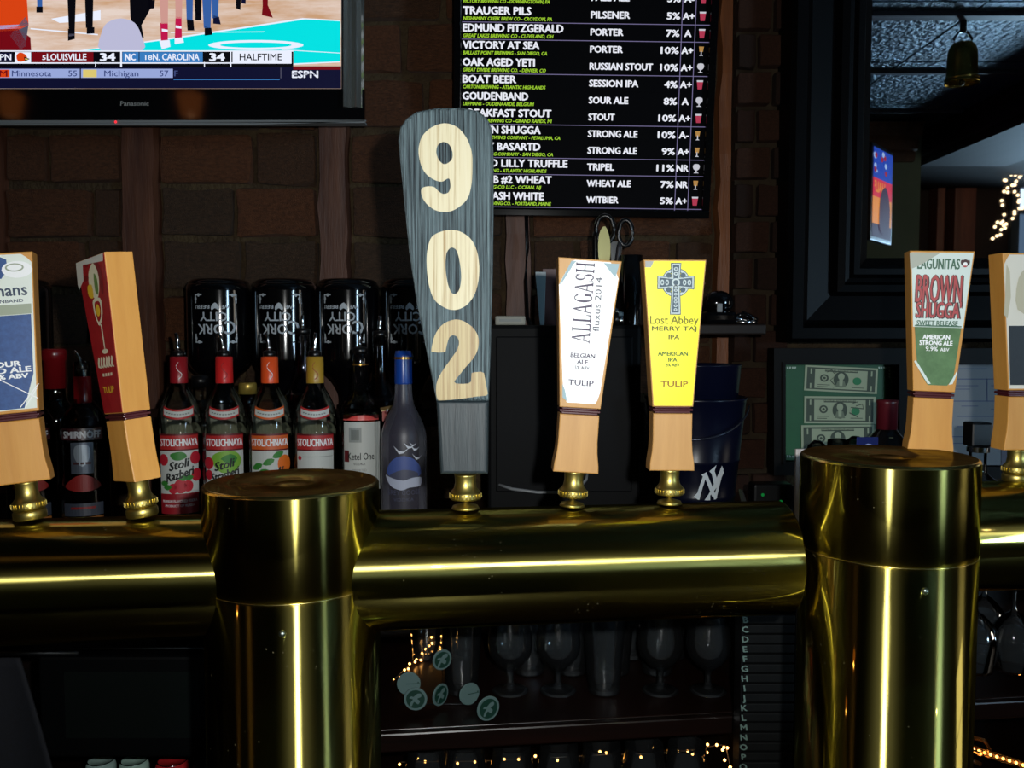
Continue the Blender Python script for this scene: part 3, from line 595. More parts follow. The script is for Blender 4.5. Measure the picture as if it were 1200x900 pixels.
handle('rightmost tap handle, honey coloured wood, showing its plain left side at the picture edge', Vector((P(1191, 560, .965).x, .965, ZR + RP - .001)), math.radians(2), math.radians(0.0), pr_black, MAPLE2)

# the tall charred board handle
D9 = 0.868; b9 = base_at(545)
t9 = thing('tap_handle', 'tall dark charred wood tap handle with pale numerals 902', 'tap handle', b9)
ferrule(t9, .036, False, 1.08)
def q9(px, py): v = P(px, py, D9 - .013) - b9; return (v.x, v.z)
def m9(px, py, o=0): x, z = q9(px, py); return Vector((x, D9 - .013 - b9.y - o, z))
yf = D9 - .013 - b9.y
up = [(466, 163), (469, 148), (476, 138), (488, 130), (510, 126), (540, 125), (560, 129), (571, 138), (576, 150), (578, 175), (578, 250), (577, 320), (575, 400), (572.5, 470), (511, 470), (505, 440), (497, 400), (487, 350), (479, 295), (472, 225)]
lo = [(511, 470), (572.5, 470), (571.5, 556), (516, 556)]
char = noisy('charred grain', (26, 35, 41), (112, 132, 138), (520, 520, 8), 0.55, 0.9, contrast=(.38, .62), c3=(168, 186, 188), detail=8)
MB().prism([q9(*p) for p in up][::-1], yf, yf + .026, bev=.0035, seg=3).build('board', char, t9)
MB().prism([q9(*p) for p in lo][::-1], yf, yf + .026, bev=.0035, seg=3).build('board_foot', noisy('smooth charred wood', (27, 38, 43), (40, 52, 57), (200, 200, 12), 0.5, .2), t9)
pale = noisy('pale bare wood', (160, 130, 84), (216, 206, 172), (260, 260, 5), 0.6, .1, contrast=(.3, .5), c3=(230, 224, 200))
pale2 = noisy('pale bare wood darker', (138, 106, 60), (186, 168, 122), (260, 260, 5), 0.5, .1, contrast=(.3, .55), c3=(204, 188, 144))
def dz(pts, ox, oy, k): return [(ox + x / k, oy + y / k) for x, y in pts]
def rev(lp): return lp[::-1]
n9o = smooth_loop([(310, 72), (420, 108), (500, 200), (545, 320), (552, 450), (545, 600), (510, 730), (430, 810), (340, 850), (240, 840), (160, 790), (112, 720), (105, 650), (150, 628), (215, 632), (250, 665), (295, 692), (340, 680), (358, 635), (352, 565), (330, 560), (280, 585), (210, 565), (140, 510), (95, 420), (80, 300), (110, 190), (190, 110)], 4)
n9i = smooth_loop([(300, 235), (350, 262), (378, 330), (368, 395), (310, 432), (262, 400), (235, 330), (248, 265)], 4)
n0o = smooth_loop([(400, 78), (500, 100), (590, 170), (645, 280), (668, 430), (655, 590), (610, 720), (530, 810), (430, 845), (330, 820), (235, 740), (185, 600), (165, 430), (170, 280), (210, 150), (300, 95)], 4)
n0i = smooth_loop([(400, 248), (450, 275), (480, 380), (495, 520), (480, 640), (440, 690), (395, 670), (360, 560), (345, 430), (355, 300)], 4)
n2o = smooth_open([(125, 385), (135, 320), (165, 220), (235, 125), (345, 78), (440, 95), (530, 160), (578, 250), (575, 350), (535, 440), (450, 540), (345, 672)]) + [(362, 690), (430, 694), (480, 690), (508, 672), (512, 590), (545, 582), (600, 578), (632, 590), (650, 690), (668, 785), (655, 806), (560, 815), (420, 835), (300, 848), (195, 852)] + smooth_open([(178, 820), (172, 730), (190, 650), (240, 560), (310, 460), (372, 370), (392, 300), (375, 245), (335, 228), (300, 250), (278, 310), (262, 390)]) + [(190, 394)]
for nm, loops, (ox, oy, k), m_ in (('numeral_nine', [n9o, n9i], (480, 135, 7.5), pale), ('numeral_zero', [n0o, n0i], (480, 260, 8.18), pale), ('numeral_two', [n2o], (490, 365, 8.18), pale2)):
    MB().fill(lambda x, y, o=0: m9(x, y, o), [dz(l, ox, oy, k) for l in loops], .0006, 0, .0006).build(nm, m_, t9)
# ------------------------------------------------------------------ television (left)
DT = 1.72
tvt = thing('television', 'flat black television showing a basketball game, high on the brick wall at left', 'television', P(115, 146, DT))
bT = Vector(tvt.location)
def mt(px, py, o=0): v = P(px, py, DT) - bT; return Vector((v.x, -o, v.z))
BEZ = mat('piano black bezel', (9, 10, 12), 0.06, spec=0.6)
def pts_box(mb, mp, x0, y0, x1, y1, o0, o1, m=0):
    a = [mp(x0, y1, o1), mp(x1, y1, o1), mp(x1, y0, o1), mp(x0, y0, o1), mp(x0, y1, o0), mp(x1, y1, o0), mp(x1, y0, o0), mp(x0, y0, o0)]
    mb.add(a, [(0, 1, 2, 3), (4, 7, 6, 5), (0, 4, 5, 1), (1, 5, 6, 2), (2, 6, 7, 3), (3, 7, 4, 0)], m); return mb
mb = MB(); pts_box(mb, mt, -190, -214, 412, 138, -.07, -.003); mb.build('back_case', BLK, tvt)
mb = MB(); pts_box(mb, mt, -190, 106, 428, 143, -.003, .008); pts_box(mb, mt, -190, -218, 428, -212, -.003, .008); pts_box(mb, mt, -190, -212, -180, 106, -.003, .008); mb.build('bezel', BEZ, tvt)
# right bezel: bright metal facets, shaped and coloured to catch a window reflection
mb = MB(); fx = [(402, .004), (404.5, .0205), (405.5, .0210), (408, .0178), (411.5, .0120), (413, .0110), (418, .0185), (419.5, .0190), (421.5, .0165), (424.5, .0115), (427, .004)]
mb.add([mt(x, yy, o) for x, o in fx for yy in (-216, 128)], [(2 * k, 2 * k + 1, 2 * k + 3, 2 * k + 2) for k in range(len(fx) - 1)])
mb.add([mt(x, 128, o) for x, o in fx], [tuple(range(len(fx)))]); pts_box(mb, mt, 402, -216, 427, 128, -.003, .004)
mb.build('bezel_side', mat('bright reflecting bezel', (176, 180, 176), .10, .85), tvt)
mb = MB(); mb.add([mt(-190, 142.5, .009), mt(-190, 147.5, .006), mt(300, 147, .006), mt(430, 143.5, .006), mt(430, 142, .009)], [(0, 1, 2, 3, 4)]); pts_box(mb, mt, -190, 142.5, 428, 145, -.02, .006)
mb.build('silver_trim', mat('satin silver trim', (120, 124, 126), 0.6, 0.0), tvt)
mb = MB(); mb.text(mt2 := (lambda x, y, o=0: mt(x, -y, o)), 'Panasonic', 160, -122.5, 5.2, .0085, 0, w=33, bold=.02); mb.build('maker_lettering', mat('silver print', (150, 152, 150), 0.4), tvt)
mb = MB(); mb.poly(mt, ell(138, 144.3, 1.5, 1.5, 8), .0095); mb.build('power_light', mat('red power light', (255, 40, 50), emit=2.0), tvt)
def em(name, rgb, e=0.9): return mat(name, rgb, emit=e)
# picture: flat emissive print on the screen
fl = noisy('court boards', (216, 170, 130), (246, 226, 214), (6, 6, 40), .3)
b_ = fl.node_tree.nodes['Principled BSDF']; fl.node_tree.links.new(fl.node_tree.nodes['Color Ramp'].outputs[0] if 'Color Ramp' in fl.node_tree.nodes else [x for x in fl.node_tree.nodes if x.type == 'VALTORGB'][0].outputs[0], b_.inputs['Emission Color'])
b_.inputs['Emission Strength'].default_value = .85; b_.inputs['Base Color'].default_value = (0, 0, 0, 1)
for l_ in list(fl.node_tree.links):
    if l_.to_socket == b_.inputs['Base Color']: fl.node_tree.links.remove(l_)
scr = [fl, em('turquoise court', (0, 225, 226), 1.0), em('screen black', (8, 8, 16), .8), em('screen navy', (20, 22, 60), .6), em('screen white', (235, 240, 255), 1.0), em('screen dark red', (120, 10, 22), .9), em('screen blue', (60, 130, 200), .9),
       em('screen orange', (225, 70, 20), .9), em('screen denim', (60, 105, 180), .8), em('screen skin', (215, 160, 150), .9), em('screen magenta', (200, 25, 80), .9), em('screen pale head', (196, 196, 226), .9), em('screen lilac bar', (160, 176, 228), .9), em('screen grey', (90, 90, 110), .8), em('screen yellow', (230, 210, 120), .9)]
mb = MB(); mb.poly(mt, [(-180, 106), (402, 106), (402, -212), (-180, -212)], .0, 2)
A_ = lambda pts, m, o: mb.poly(mt, pts, o, m)
A_([(-180, 104), (400, 104), (400, -212), (-180, -212)][::1], 0, .0004)
A_([(88, 60), (200, 46), (358, 22.5), (399, 25), (399, 73), (344, 76), (344, 60)], 1, .0006)
A_([(88, 60), (200, 44.5), (355, 21.3), (399, 23.6), (399, 25), (358, 22.8), (200, 46.2), (95, 60)], 4, .0008)
A_([(200, 38), (310, 37), (310, 37.8), (200, 38.8)], 4, .0008); A_([(330, 58), (399, 62), (399, 62.8), (330, 58.8)], 4, .0008); A_([(344, 74.5), (399, 72), (399, 73.2), (344, 76)], 4, .0008)
mb.fill(mt, [ell(300, 53, 56, 6, 26), ell(300, 53, 42, 3.2, 26)], .0008, 4)
A_([(36, 33), (115, 40), (115, 41.5), (36, 34.5)], 4, .0008); A_([(60, 22), (118, 12), (118, 24), (70, 27)], 4, .00055)
# players' legs and shoes
for pts, m in (([(-60, -60), (28, -60), (32, 0), (34, 30), (20, 36), (-60, 40)], 7), ([(-60, 36), (22, 34), (36, 44), (37, 60), (-60, 60)], 5), ([(-60, 33), (24, 29), (25, 33), (-60, 38)], 12), ([(12, 42), (30, 20), (34, 28), (30, 55), (24, 58)], 13),
               ([(43, -40), (50, -40), (50, 8), (44, 8)], 8), ([(43, 8), (50.5, 8), (50.5, 15), (43, 15)], 2),
               ([(77, -60), (91, -60), (88, 36), (81, 36)], 2), ([(80, 34), (88, 34), (88, 46), (80, 48)], 2), ([(98, -60), (111, -60), (109, 33), (101, 33)], 2), ([(102, 32), (111, 32), (111, 39.5), (102, 40)], 2), ([(81, 40), (88, 40), (88, 42), (81, 43)], 13),
               ([(150, -60), (182, -60), (178, 8), (166, 30), (169, 45), (160, 42), (153, 20)], 2), ([(174, 0), (182, 0), (181, 10), (174, 11)], 2),
               ([(184, -50), (198, -50), (197, 28), (189, 28)], 9), ([(205, -50), (215, -50), (213.5, 22), (206, 22)], 9), ([(188, 27), (197, 27), (197, 48), (189, 49)], 10), ([(206, 20), (213, 20), (213.5, 45), (205, 46)], 10), ([(187, 48), (199, 47), (200, 55), (190, 58)], 4), ([(205, 45), (214, 44), (216, 50), (205, 52)], 4),
               ([(190, 34), (197, 35), (197, 38), (190, 37)], 4), ([(206, 30), (213, 31), (213, 34), (206, 33)], 4),
               ([(217, -50), (227, -50), (226, 24), (219, 24)], 8), ([(219, 22), (227, 24), (228, 36), (220, 36)], 2), ([(227, -40), (237, -40), (236, 18), (229, 18)], 2), ([(229, 14), (236, 16), (236, 24), (229, 24)], 2),
               ([(235, -50), (250, -50), (247, 33), (239, 33)], 8), ([(240, 31), (248, 33), (249, 41), (240, 42)], 2), ([(248, -50), (258, -50), (256, 20), (249, 22)], 8), ([(250, 18), (257, 20), (259, 29), (250, 28)], 3),
               ([(276, -30), (284, -30), (282, 12), (277, 10)], 2), ([(283, -30), (290, -30), (288, 5), (283, 4)], 3), ([(307, -40), (315, -40), (314, 8), (308, 8)], 5), ([(308, 7), (314, 6), (320, 21), (307, 18)], 5)):
    A_(pts, m, .0012 if m != 4 else .0014)
mb.poly(mt, smooth_loop([(119, 60), (119, 40), (126, 27), (142, 22), (158, 27), (166, 42), (167, 60)], 3), .0016, 11)
# score bar
R_ = lambda x0, y0, x1, y1, m, o=.0020: mb.poly(mt, [(x0, y1), (x1, y1), (x1, y0), (x0, y0)], o, m)
R_(-180, 78, 400, 104, 3, .0017); R_(-180, 60, 344, 79, 2, .0018); R_(-180, 59.5, 344, 61, 4); R_(-180, 73.5, 342, 75, 4)
R_(-20, 62, 15, 73.5, 3); R_(18, 61.5, 37, 73.5, 4); R_(38, 61.5, 110, 73.5, 5); R_(113, 61.5, 141, 73.5, 2); R_(144, 61.5, 163, 73.5, 6); R_(164, 61.5, 238, 73.5, 6, .0021); R_(241, 61.5, 269, 73.5, 2); R_(273, 60, 342, 74.5, 4, .0022)
R_(141.5, 60, 143.5, 79, 4); R_(270, 60, 271.5, 79, 4); R_(112, 73, 113, 79, 4); R_(239.5, 73, 240.5, 79, 4)
R_(-180, 81, 94, 91.5, 12); R_(95.5, 81, 203, 91.5, 12); R_(204, 81, 330, 91, 3, .0019); R_(204, 93, 328, 94, 6, .002); R_(-2, 82, 12, 91, 7, .0024); R_(98, 82, 114, 91, 14, .0024); R_(344, 78.5, 399, 82, 5, .0018)
R_(329, 80, 330, 92, 13, .0022)
# bird-head emblem
mb.poly(mt, smooth_loop([(20, 66), (24, 62), (30, 64), (33, 69), (29, 72), (22, 72.5)], 2), .0024, 7); mb.poly(mt, [(29, 67), (36, 69.5), (30, 72.5)], .0026, 2); mb.poly(mt, [(30.5, 68.5), (34.5, 69.8), (30.5, 71)], .0028, 14)
ob = mb.build('screen_picture', scr, tvt)
def T_(s, x, y, h, w_, m=0, o=.0030, al='C', bold=.02): MB().text(mt2, s, x, -y, h, o, 0, w=w_, al=al, bold=bold).build('screen_lettering', [scr[4], scr[2], em('screen slate', (70, 84, 140), .8), scr[5], scr[3]][m], tvt)
T_('ESPN', 2, 67.5, 7, 24); T_('5', 52.5, 68, 5.2, 4); T_('LOUISVILLE', 79, 67.3, 7.4, 46); T_('34', 127, 67.4, 8.6, 17, bold=.05); T_('NC', 153.5, 67.5, 7.5, 12, bold=.04); T_('18', 175, 68, 5.2, 8); T_('N. CAROLINA', 207, 67.3, 7.4, 54)
T_('34', 255, 67.4, 8.6, 17, bold=.05); T_('HALFTIME', 306, 67.3, 7.8, 49, 1, bold=.01); T_('Minnesota', 38, 86.5, 6.8, 46, 2, bold=.01); T_('55', 86, 86.5, 6.8, 10, 2, bold=.01); T_('Michigan', 143, 86.5, 6.8, 40, 2, bold=.01); T_('57', 193, 86.5, 6.8, 10, 2, bold=.01); T_('F', 207, 86.5, 6.5, 4, 2); T_('M', 5, 86.5, 7, 9, 3)
T_('ESPN', 358, 87.5, 8, 30, 0, bold=.035); MB().rect(mt2, 343, -88, 373, -87.2, .0034).build('lettering_stripe', scr[3], tvt)
MB().box((-.15, .118, .32), (.3, .09, .3)).build('wall_bracket', BLK, tvt)

# ------------------------------------------------------------------ menu board screen
mc = P(686, 40, 1.80)
mnt = thing('menu_screen', 'black screen listing beers in white capitals, above the middle taps', 'screen', mc, rot=(math.radians(5), math.radians(.75), 0))
k_ = .00181; ky_ = .001735
def mm(x, y, o=0): return Vector((x * k_, -o, y * ky_))          # x right, y up, in picture pixels about the centre (686, 40)
mb = MB(); mb.box((0, .03, 4 * k_), (300 * k_, .05, 425 * ky_), bev=.004).build('screen_case', BLK, mnt)
mb = MB(); 
for (x0, y0, x1, y1) in ((-150, -214, 150, -205), (-150, 214, 150, 223), (-150, -205, -141.5, 214), (141, -205, 150, 214)):
    mb.box(((x0 + x1) / 2 * k_, 0, (y0 + y1) / 2 * ky_), ((x1 - x0) * k_, .018, (y1 - y0) * ky_), bev=.002)
mb.build('bezel', BLKGLOSS, mnt)
MB().rect(mm, -141.5, -205, 141, 214, -.002).build('screen_glass', mat('menu screen black', (4, 4, 7), 0.6, spec=.05), mnt)
EW, EG, EL = em('menu white', (232, 234, 244), .95), em('menu green', (168, 220, 50), .8), em('menu line', (150, 140, 190), .55)
rows = [('DALES PALE ALE', 'VICTORY BREWING CO - DOWNINGTOWN, PA', 'PALE ALE', '5%', 'A-', 'p', 92), ('TRAUGER PILS', 'NESHAMINY CREEK BREW CO - CROYDON, PA', 'PILSENER', '5%', 'A+', 'p', 77), ('EDMUND FITZGERALD', 'GREAT LAKES BREWING CO - CLEVELAND, OH', 'PORTER', '7%', 'A', 'p', 114),
        ('VICTORY AT SEA', 'BALLAST POINT BREWING - SAN DIEGO, CA', 'PORTER', '10%', 'A+', 'f', 87), ('OAK AGED YETI', 'GREAT DIVIDE BREWING CO. - DENVER, CO', 'RUSSIAN STOUT', '10%', 'A+', 's', 82), ('BOAT BEER', 'CARTON BREWING - ATLANTIC HIGHLANDS', 'SESSION IPA', '4%', 'A+', 'p', 61),
        ('GOUDENBAND', 'LIEFMANS - OUDENAARDE, BELGIUM', 'SOUR ALE', '8%', 'A', 's', 75), ('BREAKFAST STOUT', 'FOUNDERS BREWING CO - GRAND RAPIDS, MI', 'STOUT', '10%', 'A+', 'p', 102), ('BROWN SHUGGA', 'LAGUNITAS BREWING COMPANY - PETALUMA, CA', 'STRONG ALE', '10%', 'A-', 'f', 90),
        ('LUCKY BASARTD', 'STONE BREWING COMPANY - SAN DIEGO, CA', 'STRONG ALE', '9%', 'A+', 'f', 90), ('GILDED LILLY TRUFFLE', 'CARTON BREWING - ATLANTIC HIGHLANDS', 'TRIPEL', '11%', 'NR', 's', 122), ('CO-LAB #2 WHEAT', 'KANE BREWING CO LLC - OCEAN, NJ', 'WHEAT ALE', '7%', 'NR', 'f', 104), ('ALLAGASH WHITE', 'ALLAGASH BREWING CO. - PORTLAND, MAINE', 'WITBIER', '5%', 'A+', 'p', 95)]
stylew = {'PALE ALE': 43, 'PILSENER': 44, 'PORTER': 37, 'RUSSIAN STOUT': 72, 'SESSION IPA': 56, 'SOUR ALE': 45, 'STOUT': 30, 'STRONG ALE': 57, 'TRIPEL': 31, 'WHEAT ALE': 51, 'WITBIER': 37}
BW = [0, 101, 103, 96, 95, 95, 82, 103, 113, 105, 98, 92, 104]; BW[0] = 98
g_p, g_f, g_s = em('pint red', (200, 60, 90), .7), em('flute amber', (200, 150, 80), .7), em('snifter white', (215, 215, 225), .8)
def yrow(i): return 40.5 - (15.2 - 19.5 + 19.55 * i)
for i, (a, b2, c2, pc, rt, gl_, wn_) in enumerate(rows):
    y = yrow(i); X0 = -139.5; mnt_row = MB().rect(mm, -141, y - 12.6, 108.8, y + 6.2, -.0005).build('menu_row', _M['menu screen black'], mnt); mb = MB()
    mb.text(mm, a, X0, y, 8.6, .0004, 0, w=wn_, al='L', bold=.04); mb.build('beer_name', [EW], mnt_row); mb = MB(); mb.text(mm, b2, X0, y - 9, 3.9, .0004, 0, w=BW[i], al='L', bold=.03, shear=.2); mb.build('brewery_line', [EG], mnt_row); mb = MB()
    mb.text(mm, c2, 6, y - 3.2, 7.6, .0004, 0, w=stylew[c2], al='L', bold=.04); mb.build('beer_style', [EW], mnt_row); mb = MB(); mb.text(mm, pc, 107, y - 3.4, 7.6, .0004, 0, w=20 if len(pc) == 3 else 14.5, al='R', bold=.04); mb.build('strength', [EW], mnt_row); mb = MB()
    mb.text(mm, rt, 117, y - 3.4, 7.6, .0004, 0, w={'A': 7.5, 'A+': 13, 'A-': 11, 'NR': 13.5}[rt], bold=.04); mb.build('rating', [EW], mnt_row); mb = MB()
    x, y2 = 133, y - 3.6
    if gl_ == 'p': mb.poly(mm, [(x - 2.4, y2 - 5), (x + 2.4, y2 - 5), (x + 3.6, y2 + 5), (x - 3.6, y2 + 5)], .0004, 2); mb.poly(mm, [(x - 3.4, y2 + 3.4), (x + 3.4, y2 + 3.4), (x + 3.7, y2 + 5.4), (x - 3.7, y2 + 5.4)], .0005, 4)
    elif gl_ == 'f': mb.poly(mm, [(x - 2, y2 - 1), (x + 2, y2 - 1), (x + 2.8, y2 + 5), (x - 2.8, y2 + 5)], .0004, 3); mb.poly(mm, [(x - .6, y2 - 5), (x + .6, y2 - 5), (x + .6, y2), (x - .6, y2)], .0004, 4); mb.poly(mm, [(x - 2.4, y2 - 5.6), (x + 2.4, y2 - 5.6), (x + 1.2, y2 - 4.6), (x - 1.2, y2 - 4.6)], .0005, 4)
    else: mb.poly(mm, smooth_loop([(x - 2.8, y2 - 1), (x, y2 - 2.4), (x + 2.8, y2 - 1), (x + 4, y2 + 2), (x + 2.6, y2 + 5), (x - 2.6, y2 + 5), (x - 4, y2 + 2)], 2), .0004, 4); mb.poly(mm, [(x - .7, y2 - 5), (x + .7, y2 - 5), (x + .7, y2 - 1), (x - .7, y2 - 1)], .0004, 4); mb.poly(mm, [(x - 3, y2 - 5.6), (x + 3, y2 - 5.6), (x + 2, y2 - 4.6), (x - 2, y2 - 4.6)], .0005, 4)
    mb.build('glass_symbol', [EW, EG, g_p, g_f, g_s], mnt_row)
mb = MB()
for i in (1, 2, 4, 7, 9, 10, 12):
    y = yrow(i) - 13.2; mb.rect(mm, -141, y - .4, 141, y + .4, .0003)
mb.rect(mm, 109.2, -205, 110, 214, .0003); mb.rect(mm, 124.6, -205, 125.4, 214, .0003); mb.build('grid_line', EL, mnt)
MB().box((0, .070, 0.05), (.2, .03, .2)).build('wall_bracket', BLK, mnt)
mb = MB(); cp = [P(617, 252, 1.86), P(618, 290, 1.87), P(616, 330, 1.86), P(618, 372, 1.84), P(622, 380, 1.8)]
tag(MB().tube(cp, .004, 6).build('power_cable', BLK), 'thin black cable hanging down the brick below the menu screen', 'cable')

# ------------------------------------------------------------------ mirror in a heavy black frame
DM = 1.80; YG = 1.835
mir = thing('mirror', 'big mirror in a heavy black stepped frame, upper right, reflecting the bar room', 'mirror', (P(915, 401, DM).x, DM, P(915, 401, DM).z))
x0, z0 = 0, 0; Wd, Hd = 1.9, 1.15
prof = [(0, -.05), (0, .035), (.008, .048), (.030, .048), (.040, .030), (.046, .024), (.096, .016), (.104, .034), (.118, .036), (.124, .022), (.133, .020), (.140, .028), (.152, .028), (.160, .012), (.176, .002), (.176, -.04)]
frm = mat('black lacquer frame', (5, 5, 6), 0.38, spec=.07)
cor = [(0, 0, 1, 1), (Wd, 0, -1, 1), (Wd, Hd, -1, -1), (0, Hd, 1, -1)]
for i in range(4):
    a, b_ = cor[i], cor[(i + 1) % 4]; vs = []
    for ins, hh in prof: vs += [(a[0] + a[2] * ins, -hh, a[1] + a[3] * ins), (b_[0] + b_[2] * ins, -hh, b_[1] + b_[3] * ins)]
    MB().add(vs, [(2 * k, 2 * k + 1, 2 * k + 3, 2 * k + 2) for k in range(len(prof) - 1)]).build('frame_rail', frm, mir)
MB().box((Wd / 2, YG - DM + .004, Hd / 2), (Wd - .34, .008, Hd - .34)).build('mirror_glass', mat('mirror silver', (208, 214, 216), 0.015, 1.0), mir)
MB().box((Wd / 2, YG - DM + .03, Hd / 2), (Wd - .1, .04, Hd - .1)).build('backing_board', BLK, mir)

# ------------------------------------------------------------------ framed dollar bills and framed papers below the mirror
DF = 1.76
def pic_frame(label, xa, ya, xb, yb, inner, m_in, cat='picture frame'):
    t = thing('picture_frame', label, cat, P(xa, yb, DF)); b0 = Vector(t.location)
    mp = lambda px, py, o=0: Vector(((P(px, py, DF) - b0).x, -o, (P(px, py, DF) - b0).z))
    ia, ja, ib, jb = inner
    for (a, b_, c, d) in ((xa, ya, xb, ja), (xa, jb, xb, yb), (xa, ja, ia, jb), (ib, ja, xb, jb)):
        mb = MB(); pts_box(mb, mp, a, b_, c, d, -.03, .012); mb.build('frame_rail', frm2, t)
        # bead near the opening
    mb = MB(); pts_box(mb, mp, ia - 3, ja - 3, ib + 3, ja, .0, .016); pts_box(mb, mp, ia - 3, jb, ib + 3, jb + 3, .0, .016); pts_box(mb, mp, ia - 3, ja, ia, jb, 0, .016); pts_box(mb, mp, ib, ja, ib + 3, jb, 0, .016); mb.build('frame_bead', frm2, t)
    mb = MB(); pts_box(mb, mp, ia - 1, ja - 1, ib + 1, jb + 1, -.02, -.012); mb.build('backing', m_in, t)
    return t, mp
frm2 = mat('black wood frame', (9, 7, 6), 0.5, spec=.12)
tf, mf = pic_frame('black frame holding dollar bills on green paper, under the mirror', 905, 408, 1068, 556, (918, 427, 1050, 540),
                   noisy('green card', (12, 62, 34), (22, 92, 48), (3, 3, 5), 0.5, contrast=(.3, .7), c3=(34, 70, 48)))
BILL, BINK, SEAL = mat('banknote paper', (158, 170, 142), 0.7), mat('banknote ink', (66, 78, 66), 0.7), mat('green seal', (36, 120, 74), 0.6)
for bi, (x, y, w_, h_, rt) in enumerate(((988, 445, 86, 30, -.05), (986.5, 481, 84, 32, -.01), (984, 515, 86, 33, 0.01))):
    def bp(u, v, o=0, x=x, y=y, w_=w_, h_=h_, rt=rt):
        du, dv = u * w_ / 2, v * h_ / 2; return mf(x + du * math.cos(rt) - dv * math.sin(rt), y - (du * math.sin(rt) + dv * math.cos(rt)), o - .011 + bi * .0004)
    bo = MB().rect(bp, -1, -1, 1, 1, .0).build('dollar_bill', BILL, tf)
    mb = MB(); R2 = lambda a, b_, c, d, o=.0003, m=0: mb.rect(bp, a, b_, c, d, o, m)
    R2(-.94, -.86, -.72, .86); R2(.72, -.86, .94, .86); R2(-.72, .74, .72, .86); R2(-.72, -.86, .72, -.76); R2(-.45, .56, .45, .64)
    pass
    for sx_ in (-.83, .83):
        for sy_ in (.55, -.6): mb.rect(bp, sx_ - .02, sy_ - .2, sx_ + .02, sy_ + .2, .0007, 1)
    mb.poly(bp, ell(0, -.02, .21, .62, 20), .0005, 0); mb.poly(bp, ell(0, .22, .09, .27, 14), .0007, 1); mb.poly(bp, [(-.15, -.6), (.15, -.6), (.09, -.1), (-.09, -.1)], .0006, 2); mb.poly(bp, [(-.04, -.5), (.04, -.5), (.05, -.02), (-.05, -.02)], .0007, 1)
    mb.fill(bp, [ell(-.46, .05, .12, .3, 16), ell(-.46, .05, .07, .18, 16)], .0005, 0); mb.poly(bp, ell(-.46, .05, .04, .1, 10), .0006, 0); mb.poly(bp, ell(.44, -.08, .12, .3, 16), .0005, 3)
    mb.text(bp, 'FEDERAL RESERVE NOTE', 0, .67, .12, .0005, 0, w=.9); R2(-.64, -.5, -.3, -.45); R2(-.64, -.65, -.36, -.6); R2(.3, -.62, .64, -.57)
    if bi < 2:                                           # scribbles of pen
        mb2 = [( -.4, .5), (-.28, .7), (-.2, .45), (-.12, .6), (-.22, .1), (-.3, -.1), (-.16, -.5), (-.22, -.75)] if bi == 0 else [(.35, .5), (.5, .62), (.44, .3), (.62, .45), (.66, .1), (.3, .2), (.26, -.2), (.5, -.5)]
        for i_ in range(len(mb2) - 1):
            a, b_ = mb2[i_], mb2[i_ + 1]; mb.poly(bp, [(a[0], a[1] - .03), (b_[0], b_[1] - .03), (b_[0] + .01, b_[1] + .04), (a[0] + .01, a[1] + .04)], .0008, 0)
    mb.build('printed_design', [BINK, BILL, mat('banknote mid ink', (110, 122, 102), .7), SEAL], bo)
mb = MB()
for (x, y, sx, sy) in ((921, 430, 1, 1), (1046, 430, -1, 1), (921, 537, 1, -1), (1046, 537, -1, -1)):
    for k in range(5): mb.poly(mf, [(x + sx * k * 3, y), (x + sx * (k * 3 + 2), y), (x + sx * (k * 3 + 2), y + sy * (2.5 if k % 2 else 1.6)), (x + sx * k * 3, y + sy * (3 if k % 3 else 2))], -.0108)
    for k in range(1, 4): mb.poly(mf, [(x, y + sy * k * 3.6), (x + sx * 2, y + sy * k * 3.6), (x + sx * 1.6, y + sy * (k * 3.6 + 2.4)), (x, y + sy * (k * 3.6 + 2.4))], -.0108)
mb.build('corner_ornament', mat('pale print', (170, 190, 176), .6), tf)
tf2, mf2 = pic_frame('black frame of pale printed forms, under the mirror behind the rightmost taps', 1072, 408, 1300, 560, (1086, 427, 1286, 546), mat('form paper', (138, 144, 150), 0.7))
mb = MB(); INKB = mat('form blue ink', (80, 92, 130), .7)
for (a, b_, c, d) in ((1120, 444, 1200, 445), (1112, 470, 1230, 471), (1125, 488, 1172, 489), (1125, 500, 1230, 501), (1160, 444, 1161, 470), (1118, 452, 1150, 452.8), (1120, 456, 1140, 456.8), (1165, 452, 1195, 452.8), (1130, 476, 1150, 476.8), (1165, 480, 1190, 480.8), (1117, 512, 1240, 513), (1118, 520, 1140, 520.8), (1125, 432, 1160, 433), (1170, 436, 1190, 436.8), (1200, 444, 1201, 500)):
    mb.poly(mf2, [(a, d), (c, d), (c, b_), (a, b_)], -.0115)
mb.build('printed_line', INKB, tf2)
MB().add([mf2(1177, 427, -.0112), mf2(1177, 546, -.0112), mf2(1286, 546, -.0112), mf2(1286, 427, -.0112)], [(0, 1, 2, 3)]).build('second_sheet', mat('form paper darker', (112, 112, 128), .7), tf2)
